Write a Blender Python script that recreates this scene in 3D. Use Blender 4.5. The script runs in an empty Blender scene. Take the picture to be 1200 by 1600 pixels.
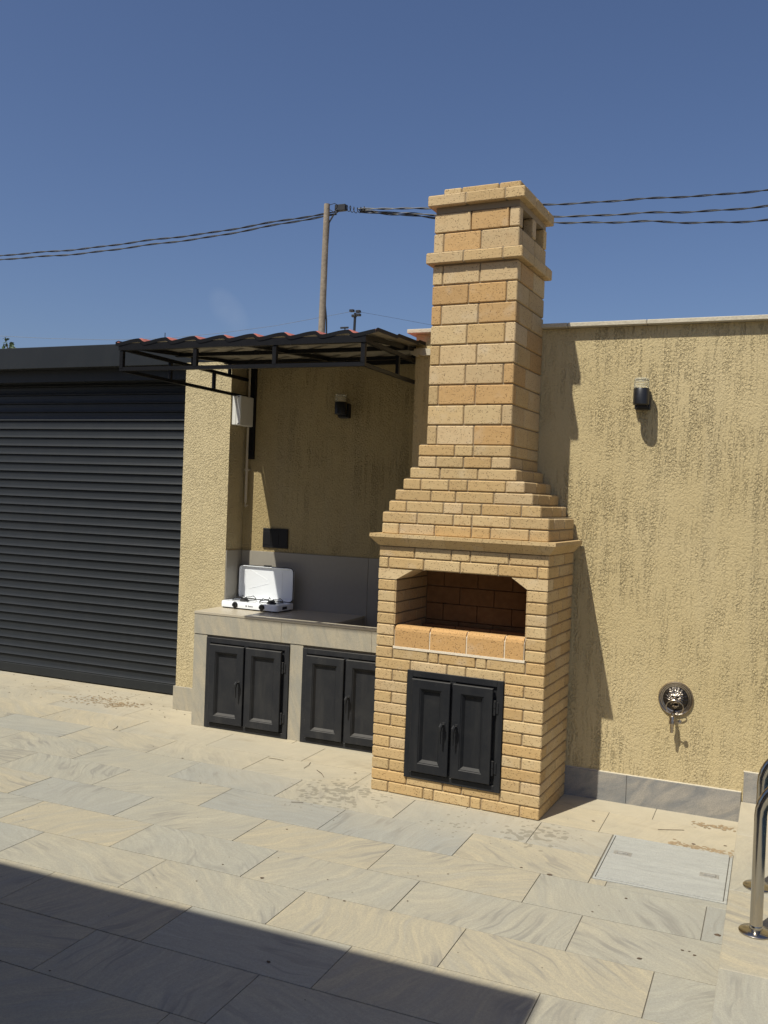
import bpy, math, random
from mathutils import Vector, Matrix
random.seed(7)
R = math.radians
S = bpy.context.scene
COL = S.collection

# ------------------------------------------------------------ camera
cam_d = bpy.data.cameras.new('camera'); cam = bpy.data.objects.new('camera', cam_d); COL.objects.link(cam)
S.camera = cam
CF, CP, CR, CY = 1438.9, -.0153, .037, .4059
fw = Vector((-math.sin(CY)*math.cos(CP), math.cos(CY)*math.cos(CP), math.sin(CP)))
rt = Vector((math.cos(CY), math.sin(CY), 0)); up = rt.cross(fw)
r2 = rt*math.cos(CR)+up*math.sin(CR); u2 = -rt*math.sin(CR)+up*math.cos(CR)
cam.matrix_world = Matrix.Translation((1.2697, -5.5032, 1.9256)) @ Matrix((r2, u2, -fw)).transposed().to_4x4()
cam_d.sensor_fit = 'VERTICAL'; cam_d.sensor_height = 24; cam_d.lens = 24*CF/1600
cam_d.clip_start = .05; cam_d.clip_end = 2000
S.render.resolution_x = 768; S.render.resolution_y = 1024

# ------------------------------------------------------------ sky, sun, exposure
SUN = Vector((.405, 1, -1.70)).normalized()          # direction the light travels
W = bpy.data.worlds.new('World'); S.world = W; W.use_nodes = True
wn = W.node_tree.nodes; wl = W.node_tree.links; wn.clear()
out = wn.new('ShaderNodeOutputWorld'); bg = wn.new('ShaderNodeBackground'); sky = wn.new('ShaderNodeTexSky')
sky.sky_type = 'NISHITA'; sky.sun_disc = False
sky.sun_elevation = math.asin(-SUN.z); sky.sun_rotation = math.atan2(-SUN.x, -SUN.y) % (2*math.pi)
sky.altitude = 0; sky.air_density = 1.0; sky.dust_density = 1.4; sky.ozone_density = 6.0
bg.inputs['Strength'].default_value = .077
# one thin wisp of cloud low over the roofs, mixed into the sky colour
tc = wn.new('ShaderNodeTexCoord')
def wmath(op, a, b=None):
    n = wn.new('ShaderNodeMath'); n.operation = op
    for i, v in enumerate((a, b)):
        if v is None: continue
        if hasattr(v, 'node'): wl.new(v, n.inputs[i])
        else: n.inputs[i].default_value = v
    return n.outputs[0]
def skydir(u, v):
    return (fw + r2*((u-600)/CF) - u2*((v-800)/CF)).normalized()
cd = skydir(358, 488); cs = Vector((cd.y, -cd.x, 0)).normalized(); cu = cs.cross(cd)
def wdot(vec):
    n = wn.new('ShaderNodeVectorMath'); n.operation = 'DOT_PRODUCT'; wl.new(tc.outputs['Generated'], n.inputs[0]); n.inputs[1].default_value = vec
    return n.outputs['Value']
ns = wn.new('ShaderNodeTexNoise'); ns.inputs['Scale'].default_value = 26; ns.inputs['Detail'].default_value = 5
wl.new(tc.outputs['Generated'], ns.inputs['Vector'])
a1 = wdot((cs+cu*.8).normalized()); a2 = wdot((cu-cs*.8).normalized())
q = wmath('ADD', wmath('POWER', wmath('DIVIDE', a1, .017), 2.0), wmath('POWER', wmath('DIVIDE', wmath('SUBTRACT', a2, cd.dot((cu-cs*.8).normalized())), .030), 2.0))
mask = wmath('MULTIPLY', wmath('MAXIMUM', wmath('SUBTRACT', 1.0, q), 0.0), wmath('MULTIPLY', wmath('POWER', ns.outputs['Fac'], 1.8), .17))
front = wmath('GREATER_THAN', wdot(cd), .5)
mx = wn.new('ShaderNodeMix'); mx.data_type = 'RGBA'
wl.new(wmath('MULTIPLY', mask, front), mx.inputs['Factor'])
tint = wn.new('ShaderNodeMix'); tint.data_type = 'RGBA'; tint.blend_type = 'MULTIPLY'; tint.inputs['Factor'].default_value = 1
tint.inputs['B'].default_value = (1.03, .975, 1.045, 1); wl.new(sky.outputs[0], tint.inputs['A'])
wl.new(tint.outputs['Result'], mx.inputs['A']); mx.inputs['B'].default_value = (9, 9.2, 9.5, 1)
wl.new(mx.outputs['Result'], bg.inputs['Color']); wl.new(bg.outputs[0], out.inputs[0])
sl = bpy.data.lights.new('sun', 'SUN'); sl.energy = 4.8; sl.angle = R(.53); sl.color = (1, .965, .855)
so = bpy.data.objects.new('sun', sl); COL.objects.link(so); so.rotation_euler = SUN.to_track_quat('-Z', 'Y').to_euler(); so.location = (0, 0, 12)
S.view_settings.view_transform = 'Standard'; S.view_settings.look = 'None'
S.view_settings.exposure = .12; S.view_settings.gamma = 1; S.view_settings.use_curve_mapping = False
S.render.engine = 'CYCLES'

# ------------------------------------------------------------ materials
class NT:
    def __init__(s, name):
        s.m = bpy.data.materials.new(name); s.m.use_nodes = True
        s.n = s.m.node_tree.nodes; s.l = s.m.node_tree.links
        s.b = s.n['Principled BSDF']
    def put(s, inp, v):
        if hasattr(v, 'node'): s.l.new(v, inp)
        else: inp.default_value = v
    def node(s, t, **k):
        nd = s.n.new(t)
        for a, v in k.items(): setattr(nd, a, v)
        return nd
    def math(s, op, a, b=0.0, c=None, clamp=False):
        nd = s.node('ShaderNodeMath', operation=op, use_clamp=clamp)
        s.put(nd.inputs[0], a); s.put(nd.inputs[1], b)
        if c is not None: s.put(nd.inputs[2], c)
        return nd.outputs[0]
    def mix(s, f, a, b, mode='MIX'):
        nd = s.node('ShaderNodeMix', data_type='RGBA', blend_type=mode)
        s.put(nd.inputs['Factor'], f); s.put(nd.inputs['A'], a if hasattr(a, 'node') else (*a[:3], 1)); s.put(nd.inputs['B'], b if hasattr(b, 'node') else (*b[:3], 1))
        return nd.outputs['Result']
    def vec(s, kind='pos', scale=(1, 1, 1), rnd=0.0, rot=None, rotrnd=False):
        """position in metres (world) or object space, optionally shifted per object"""
        if kind == 'pos': v = s.node('ShaderNodeNewGeometry').outputs['Position']
        else: v = s.node('ShaderNodeTexCoord').outputs['Object']
        if rnd or rotrnd:
            oi = s.node('ShaderNodeObjectInfo')
        if rotrnd:
            vr = s.node('ShaderNodeVectorRotate', rotation_type='Z_AXIS'); s.l.new(v, vr.inputs['Vector'])
            s.put(vr.inputs['Angle'], s.math('MULTIPLY', oi.outputs['Random'], rotrnd)); v = vr.outputs[0]
        if rot:
            vr = s.node('ShaderNodeVectorRotate', rotation_type='EULER_XYZ'); s.l.new(v, vr.inputs['Vector']); vr.inputs['Rotation'].default_value = rot; v = vr.outputs[0]
        if rnd:
            c = s.node('ShaderNodeCombineXYZ')
            for i, k in enumerate((61.3, 137.7, 29.1)):
                s.put(c.inputs[i], s.math('MULTIPLY', oi.outputs['Random'], k*rnd))
            ad = s.node('ShaderNodeVectorMath', operation='ADD'); s.l.new(v, ad.inputs[0]); s.l.new(c.outputs[0], ad.inputs[1]); v = ad.outputs[0]
        mp = s.node('ShaderNodeVectorMath', operation='MULTIPLY'); s.l.new(v, mp.inputs[0]); mp.inputs[1].default_value = scale
        return mp.outputs[0]
    def noise(s, v, scale, detail=3, rough=.55, dist=0.0):
        nd = s.node('ShaderNodeTexNoise'); s.l.new(v, nd.inputs['Vector'])
        nd.inputs['Scale'].default_value = scale; nd.inputs['Detail'].default_value = detail
        nd.inputs['Roughness'].default_value = rough; nd.inputs['Distortion'].default_value = dist
        return nd.outputs['Fac']
    def voro(s, v, scale, feat='F1', rand=1.0):
        nd = s.node('ShaderNodeTexVoronoi', feature=feat); s.l.new(v, nd.inputs['Vector']); nd.inputs['Scale'].default_value = scale
        nd.inputs['Randomness'].default_value = rand
        return nd.outputs['Distance']
    def ramp(s, f, stops):
        nd = s.node('ShaderNodeValToRGB'); s.put(nd.inputs[0], f); e = nd.color_ramp.elements
        while len(e) < len(stops): e.new(.5)
        for i, (p, c) in enumerate(stops):
            e[i].position = p; e[i].color = (*c, 1) if isinstance(c, tuple) else (c, c, c, 1)
        return nd.outputs[0]
    def fin(s, col=None, rough=.7, bump=None, dist=.01, strength=1.0, metal=0.0, spec=None):
        if col is not None: s.put(s.b.inputs['Base Color'], col if hasattr(col, 'node') else (*col[:3], 1))
        s.put(s.b.inputs['Roughness'], rough); s.put(s.b.inputs['Metallic'], metal)
        if spec is not None: s.put(s.b.inputs['Specular IOR Level'], spec)
        if bump is not None:
            bn = s.node('ShaderNodeBump'); bn.inputs['Distance'].default_value = dist; bn.inputs['Strength'].default_value = strength
            s.l.new(bump, bn.inputs['Height']); s.l.new(bn.outputs[0], s.b.inputs['Normal'])
        return s.m

def mat_stucco(name='scratched_stucco', amt=1.0, zs=.09, c0=(.50, .395, .205), c1=(.56, .45, .25), dens=0.0):
    """trowelled worm-track render: crumbly pits strung out in vertical streaks"""
    t = NT(name)
    v = t.vec('pos')
    streak = t.ramp(t.noise(t.vec('pos', (1, 1, zs)), 24, 4, .6, .35), [(.44, 0.0), (.56, 1.0)])
    streak2 = t.ramp(t.noise(t.vec('pos', (1, 1, zs*.7)), 74, 2, .5, .2), [(.50, 0.0), (.62, 1.0)])
    patch = t.ramp(t.noise(v, 2.6, 4, .6), [(.34, .25), (.62, 1.0)])
    mask = t.math('MULTIPLY', t.math('MAXIMUM', streak, t.math('MULTIPLY', streak2, .75)), patch)
    if dens: mask = t.math('MAXIMUM', mask, t.math('MULTIPLY', t.ramp(t.noise(v, 8, 3), [(.3, .5), (.6, 1.0)]), dens))
    wob = t.node('ShaderNodeTexNoise'); t.l.new(v, wob.inputs['Vector']); wob.inputs['Scale'].default_value = 60; wob.inputs['Detail'].default_value = 3
    ws = t.node('ShaderNodeVectorMath', operation='SCALE'); t.l.new(wob.outputs['Color'], ws.inputs[0]); ws.inputs['Scale'].default_value = .016
    wa = t.node('ShaderNodeVectorMath', operation='ADD'); t.l.new(t.vec('pos', (1, 1, .62)), wa.inputs[0]); t.l.new(ws.outputs[0], wa.inputs[1])
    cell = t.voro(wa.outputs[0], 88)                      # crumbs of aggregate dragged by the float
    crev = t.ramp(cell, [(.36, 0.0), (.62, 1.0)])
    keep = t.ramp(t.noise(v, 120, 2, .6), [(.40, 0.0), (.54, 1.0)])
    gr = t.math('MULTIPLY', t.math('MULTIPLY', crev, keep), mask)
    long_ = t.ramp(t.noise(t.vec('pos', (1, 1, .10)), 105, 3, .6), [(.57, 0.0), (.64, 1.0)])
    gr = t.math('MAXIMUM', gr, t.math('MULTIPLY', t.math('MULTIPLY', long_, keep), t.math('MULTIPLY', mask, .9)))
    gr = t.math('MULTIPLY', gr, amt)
    fine = t.noise(v, 190, 4, .75); mid = t.noise(t.vec('pos', (1, 1, .5)), 40, 4, .7)
    h = t.math('ADD', t.math('MULTIPLY', fine, .40), t.math('MULTIPLY', mid, .25))
    h = t.math('SUBTRACT', h, t.math('MULTIPLY', t.math('MULTIPLY', cell, mask), .55))
    h = t.math('SUBTRACT', h, t.math('MULTIPLY', gr, .5))
    tone = t.noise(v, 1.1, 4)
    c = t.mix(t.ramp(tone, [(.3, 0.0), (.7, 1.0)]), c0, c1)
    c = t.mix(t.math('MULTIPLY', gr, .33), c, tuple(x*.36 for x in c0))  # shade of the crevices and grooves put into the base colour
    c = t.mix(t.math('MULTIPLY', t.ramp(fine, [(.3, 0.0), (.8, 1.0)]), .18), c, (.60, .51, .32))
    z = t.node('ShaderNodeSeparateXYZ'); t.l.new(v, z.inputs[0])
    low = t.math('MULTIPLY', t.ramp(z.outputs[2], [(.15, 1.0), (.60, 0.0)]), t.noise(v, 6, 4))
    c = t.mix(t.math('MULTIPLY', low, .20), c, (.46, .39, .26))
    wash = t.ramp(t.noise(t.vec('pos', (1, 1, .05)), 7, 4), [(.50, 0.0), (.72, 1.0)])
    c = t.mix(t.math('MULTIPLY', wash, .14), c, (.36, .31, .21))
    return t.fin(c, .92, h, .010, 1.0, spec=.2)

def mat_brick():
    t = NT('speckled_brick')
    oi = t.node('ShaderNodeObjectInfo')
    v = t.vec('obj', rnd=1.0)
    sp = t.voro(v, 105); pick = t.noise(v, 60, 1)
    dots = t.math('MULTIPLY', t.ramp(sp, [(.20, 1.0), (.36, 0.0)]), t.ramp(pick, [(.44, 0.0), (.54, 1.0)]))
    fine = t.noise(v, 240, 2); mott = t.noise(v, 13, 3)
    c = t.mix(t.math('MULTIPLY', t.ramp(mott, [(.3, 0.0), (.75, 1.0)]), .28), oi.outputs['Color'], (.43, .25, .10))
    c = t.mix(t.math('MULTIPLY', t.ramp(fine, [(.35, 0.0), (.7, 1.0)]), .20), c, (.64, .48, .28))
    c = t.mix(t.math('MULTIPLY', dots, .72), c, (.085, .04, .018))
    smear = t.ramp(t.noise(t.vec('obj', (1, 1, 1), rnd=.7), 7, 4), [(.58, 0.0), (.75, 1.0)])
    c = t.mix(t.math('MULTIPLY', smear, .25), c, (.60, .52, .40))
    wav = t.noise(v, 22, 3, .6)
    h = t.math('ADD', t.math('SUBTRACT', t.math('MULTIPLY', t.noise(v, 120, 3), .5), t.math('MULTIPLY', dots, .6)), t.math('MULTIPLY', wav, 1.1))
    return t.fin(c, .85, h, .0022, 1.0, spec=.25)

def mat_plain(name, col, rough=.6, metal=0.0, nscale=60, namt=.12, bump=.0006, spec=None, kind='pos'):
    t = NT(name); v = t.vec(kind)
    n = t.noise(v, nscale, 4); big = t.noise(v, 4.3, 3)
    c = t.mix(t.math('MULTIPLY', t.ramp(n, [(.3, 0.0), (.75, 1.0)]), namt*2), col, tuple(min(1, x*1.6+.015) for x in col))
    c = t.mix(t.math('MULTIPLY', t.ramp(big, [(.35, 0.0), (.7, 1.0)]), namt), c, tuple(x*.6 for x in col))
    return t.fin(c, t.math('ADD', t.math('MULTIPLY', n, .15), rough-.07), n, bump, 1.0, metal, spec)

def mat_dark_paint(name='anthracite_paint', col=(.020, .021, .023), dust=.5, rough=.42):
    t = NT(name); v = t.vec('pos')
    orange = t.noise(v, 420, 2)
    d = t.math('MAXIMUM', t.ramp(t.noise(v, 5, 5, .7), [(.45, 0.0), (.8, 1.0)]), t.ramp(t.noise(t.vec('pos', (1, 1, .12)), 9, 5, .7), [(.50, 0.0), (.75, 1.0)]))
    sp = t.math('MULTIPLY', t.ramp(t.voro(v, 85), [(.07, 1.0), (.13, 0.0)]), t.ramp(t.noise(v, 6, 3), [(.48, 0.0), (.6, 1.0)]))
    geo = t.node('ShaderNodeNewGeometry'); sx = t.node('ShaderNodeSeparateXYZ'); t.l.new(geo.outputs['True Normal'], sx.inputs[0])
    upf = t.ramp(sx.outputs[2], [(.3, 0.0), (.9, 1.0)])      # dust lies on faces that look up
    c = t.mix(t.math('MULTIPLY', d, dust*.25), col, (.16, .15, .13))
    c = t.mix(t.math('MULTIPLY', sp, dust*.5), c, (.38, .36, .32))
    c = t.mix(t.math('MULTIPLY', upf, dust*.5), c, (.22, .20, .17))
    return t.fin(c, rough, orange, .0005, .7, spec=.22)

def mat_tile():
    t = NT('quartzite_paver')
    oi = t.node('ShaderNodeObjectInfo')
    v = t.vec('obj', rnd=1.0, rotrnd=3.1)
    grit = t.noise(v, 95, 5, .85)
    warp = t.noise(v, 1.7, 3, .5)
    # bands of grain that swirl across each slab
    sc = t.node('ShaderNodeVectorMath', operation='ADD'); t.l.new(v, sc.inputs[0])
    nz = t.node('ShaderNodeTexNoise'); t.l.new(v, nz.inputs['Vector']); nz.inputs['Scale'].default_value = 1.5; nz.inputs['Detail'].default_value = 2
    sc2 = t.node('ShaderNodeVectorMath', operation='SCALE'); t.l.new(nz.outputs['Color'], sc2.inputs[0]); sc2.inputs['Scale'].default_value = .40
    t.l.new(sc2.outputs[0], sc.inputs[1])
    wv = t.node('ShaderNodeVectorMath', operation='MULTIPLY'); t.l.new(sc.outputs[0], wv.inputs[0]); wv.inputs[1].default_value = (.32, 3.4, 1)
    band = t.noise(wv.outputs[0], 4.2, 5, .62)
    lam = t.noise(wv.outputs[0], 15, 4, .7)
    vein = t.math('SUBTRACT', 1.0, t.math('MULTIPLY', t.math('ABSOLUTE', t.math('SUBTRACT', t.noise(wv.outputs[0], 3.1, 3, .5), .5)), 22.0), clamp=True)
    vein = t.math('MULTIPLY', vein, t.ramp(t.noise(v, 2.6, 2), [(.48, 0.0), (.62, 1.0)]))
    gran = t.noise(v, 210, 3, .7)
    tone = t.math('ADD', t.math('MULTIPLY', t.math('FRACT', t.math('MULTIPLY', oi.outputs['Random'], 17.31)), .7), t.math('MULTIPLY', t.noise(v, 1.6, 3), .5))
    base = t.ramp(tone, [(.25, (.345, .345, .305)), (.50, (.405, .385, .305)), (.82, (.48, .41, .27))])
    c = t.mix(t.math('MULTIPLY', t.ramp(band, [(.36, 0.0), (.62, 1.0)]), .42), base, (.26, .26, .225))
    c = t.mix(t.math('MULTIPLY', t.ramp(band, [(.55, 0.0), (.72, 1.0)]), .34), c, (.53, .495, .40))
    c = t.mix(t.math('MULTIPLY', t.ramp(lam, [(.40, 0.0), (.60, 1.0)]), .30), c, (.25, .235, .20))
    c = t.mix(t.math('MULTIPLY', vein, .65), c, (.19, .18, .16))
    c = t.mix(t.math('MULTIPLY', t.ramp(gran, [(.35, 0.0), (.7, 1.0)]), .32), c, (.20, .185, .155))
    c = t.mix(t.math('MULTIPLY', t.ramp(grit, [(.44, 0.0), (.60, 1.0)]), .42), c, (.24, .22, .18))
    # sand dusted over the paving along the walls, dark stains and drops (world space)
    p = t.vec('pos'); sp = t.node('ShaderNodeSeparateXYZ'); t.l.new(p, sp.inputs[0])
    yy = t.math('ADD', sp.outputs[1], t.math('MULTIPLY', t.math('MINIMUM', t.math('ADD', sp.outputs[0], 1.1), 0.0), .30))
    edge = t.math('ADD', yy, t.math('MULTIPLY', t.math('SUBTRACT', t.noise(p, 2.2, 4), .5), 1.2))
    dust = t.ramp(t.math('MULTIPLY', t.math('ADD', edge, .75), .8), [(.05, 0.0), (.85, 1.0)])
    c = t.mix(t.math('MULTIPLY', dust, .66), c, t.mix(t.noise(p, 9, 4), (.43, .365, .25), (.52, .45, .32)))
    st = t.ramp(t.noise(t.vec('pos', (.7, 1.4, 1)), 2.4, 5, .65), [(.56, 0.0), (.68, 1.0)])
    c = t.mix(t.math('MULTIPLY', t.math('MULTIPLY', st, dust), .5), c, (.27, .225, .155))
    def blob(cx, cy, r):
        d = t.node('ShaderNodeVectorMath', operation='DISTANCE'); t.l.new(p, d.inputs[0]); d.inputs[1].default_value = (cx, cy, 0)
        return t.math('SUBTRACT', 1.0, t.math('DIVIDE', d.outputs['Value'], r), clamp=True)
    zone = t.math('MAXIMUM', blob(-1.28, -.12, .55), t.math('MULTIPLY', blob(.05, -.25, .42), .9))
    zone = t.math('MAXIMUM', zone, t.math('MULTIPLY', blob(-.45, -.30, .45), .55))
    dr = t.node('ShaderNodeTexVoronoi'); t.l.new(p, dr.inputs['Vector']); dr.inputs['Scale'].default_value = 24
    keep = t.math('LESS_THAN', t.math('ADD', dr.outputs['Distance'], t.math('MULTIPLY', t.noise(p, 60, 2), .25)), t.math('MULTIPLY', t.math('MULTIPLY', zone, t.noise(p, 18, 1)), 1.7))
    c = t.mix(t.math('MULTIPLY', keep, .50), c, (.15, .135, .10))
    h = t.math('ADD', t.math('MULTIPLY', gran, .25), t.math('MULTIPLY', band, .75))
    return t.fin(c, t.math('ADD', .62, t.math('MULTIPLY', gran, .2)), h, .0035, .8, spec=.35)

def mat_cladding(name, a, b, vscale=(1, 1, 1), rot=None):
    t = NT(name); v = t.vec('pos', vscale, rot=rot)
    band = t.noise(v, 3.5, 5, .6, 1.2); gran = t.noise(t.vec('pos'), 190, 3, .7)
    c = t.mix(t.ramp(band, [(.35, 0.0), (.65, 1.0)]), a, b)
    c = t.mix(t.math('MULTIPLY', t.ramp(t.noise(v, 8, 4, .6, .8), [(.5, 0.0), (.7, 1.0)]), .3), c, tuple(x*.62 for x in a))
    c = t.mix(t.math('MULTIPLY', t.ramp(gran, [(.40, 0.0), (.62, 1.0)]), .45), c, tuple(x*.6 for x in a))
    return t.fin(c, .65, t.math('ADD', gran, band), .0022, .8, spec=.35)

M = {}
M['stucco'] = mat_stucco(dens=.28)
M['stucco_recess_shade'] = mat_stucco('scratched_stucco_shaded', 1.0, .05, (.375, .285, .135), (.42, .325, .165), .45)  # same render as the wall, colour darkened to carry the recess shade
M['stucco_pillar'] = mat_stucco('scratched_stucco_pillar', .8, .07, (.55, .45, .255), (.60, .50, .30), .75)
M['brick'] = mat_brick()
M['mortar'] = mat_plain('pale_mortar', (.27, .205, .125), .95, nscale=90, bump=.002)
M['white_mortar'] = mat_plain('white_joint_mortar', (.68, .58, .44), .95, nscale=120, bump=.003)
M['paint'] = mat_dark_paint(col=(.020, .021, .024), rough=.5)
M['paint_bbq'] = mat_dark_paint('black_door_paint', (.0125, .0135, .016), .35, .5)
M['paint_shut'] = mat_dark_paint('shutter_coating', (.020, .0225, .025), .14, .40)
M['paint_bar'] = mat_dark_paint('black_frame_paint', (.007, .007, .008), .10, .45)
M['paver'] = mat_tile()
M['stone_grey'] = mat_cladding('grey_stone_cladding', (.21, .21, .205), (.37, .335, .28), (1, 1, 2.4), (0, .6, 0))
M['stone_tan'] = mat_cladding('tan_stone_cladding', (.34, .32, .265), (.46, .40, .29), (2.6, 1, .8), (0, .35, 0))
M['coping'] = mat_plain('limestone_coping', (.46, .41, .31), .85, nscale=70, bump=.003, namt=.2)
M['backsplash'] = mat_plain('grey_beige_porcelain', (.29, .265, .22), .38, nscale=30, namt=.05, bump=.0002)
M['backsplash2'] = M['backsplash']
M['countertop'] = mat_plain('beige_porcelain_top', (.42, .37, .28), .4, nscale=30, namt=.08, bump=.0002)
M['soot'] = mat_plain('sooty_firebrick', (.22, .115, .045), .95, nscale=25, namt=.3, bump=.003)
M['grout'] = mat_plain('sandy_grout', (.15, .13, .10), .95, nscale=100, bump=.003)
M['soil'] = mat_plain('dry_ground', (.30, .25, .18), .95, nscale=4, bump=.02)
M['enamel'] = mat_plain('white_enamel', (.78, .80, .82), .22, nscale=8, namt=.02, bump=.0001)
M['blackplastic'] = mat_plain('black_plastic', (.012, .012, .013), .35, nscale=80, namt=.05, bump=.0002)
M['castiron'] = mat_plain('black_wire', (.012, .012, .012), .5, nscale=80, namt=.05, bump=.0002)
M['greyplastic'] = mat_plain('light_grey_plastic', (.66, .65, .60), .45, nscale=30, namt=.05, bump=.0002)
M['pipe'] = mat_plain('cream_conduit', (.52, .45, .33), .5, nscale=60, namt=.1, bump=.0003)
M['steel'] = mat_plain('polished_steel', (.42, .39, .34), .16, 1.0, nscale=12, namt=.05, bump=.0001)
M['bronze'] = mat_plain('antique_nickel', (.36, .31, .25), .30, 1.0, nscale=90, namt=.5, bump=.0008)
M['bronze_dark'] = mat_plain('darkened_relief', (.045, .038, .032), .4, .8, nscale=90, namt=.4, bump=.0008)
M['wood'] = mat_plain('weathered_pole', (.20, .165, .125), .9, nscale=14, namt=.4, bump=.01)
M['cable'] = mat_plain('black_cable', (.010, .011, .014), .5, nscale=20, namt=.05, bump=.001)
M['terracotta'] = mat_plain('red_roof_coating', (.34, .105, .075), .6, nscale=18, namt=.3, bump=.002)
M['roofunder'] = mat_plain('dusty_zinc_underside', (.25, .225, .175), .6, nscale=14, namt=.3, bump=.002)
M['drift'] = mat_plain('brown_dust_drift', (.24, .175, .10), .95, nscale=60, namt=.5, bump=.003)
M['litter'] = mat_plain('dry_leaf_litter', (.07, .045, .025), .9, nscale=40, namt=.4, bump=.002)
M['pebble'] = mat_plain('pale_chip', (.70, .66, .58), .8, nscale=40, namt=.1, bump=.002)
M['leaf'] = mat_plain('green_leaf', (.05, .085, .03), .6, nscale=20, namt=.3, bump=.001)
M['bark'] = mat_plain('brown_bark', (.12, .09, .06), .95, nscale=14, namt=.3, bump=.01)
M['hatch_metal'] = mat_plain('galvanised_handle', (.30, .29, .26), .5, .3, nscale=60, namt=.3, bump=.0005)
M['hatch'] = mat_cladding('grey_hatch_composite', (.36, .36, .33), (.41, .41, .37), (1, 5, 1))
M['render_white'] = mat_plain('grey_house_render', (.34, .32, .29), .9, nscale=30, bump=.003)
M['logo'] = mat_plain('printed_black', (.03, .03, .04), .5, nscale=30, namt=.05, bump=.0)
t = NT('clear_ribbed_glass'); t.b.inputs['Transmission Weight'].default_value = .75; t.b.inputs['IOR'].default_value = 1.3
M['glass'] = t.fin((.90, .86, .70), .2)
t = NT('pool_water'); t.b.inputs['Transmission Weight'].default_value = .9
M['water'] = t.fin((.06, .14, .16), .05, t.noise(t.vec('pos'), 5, 3), .02, .6)

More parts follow.
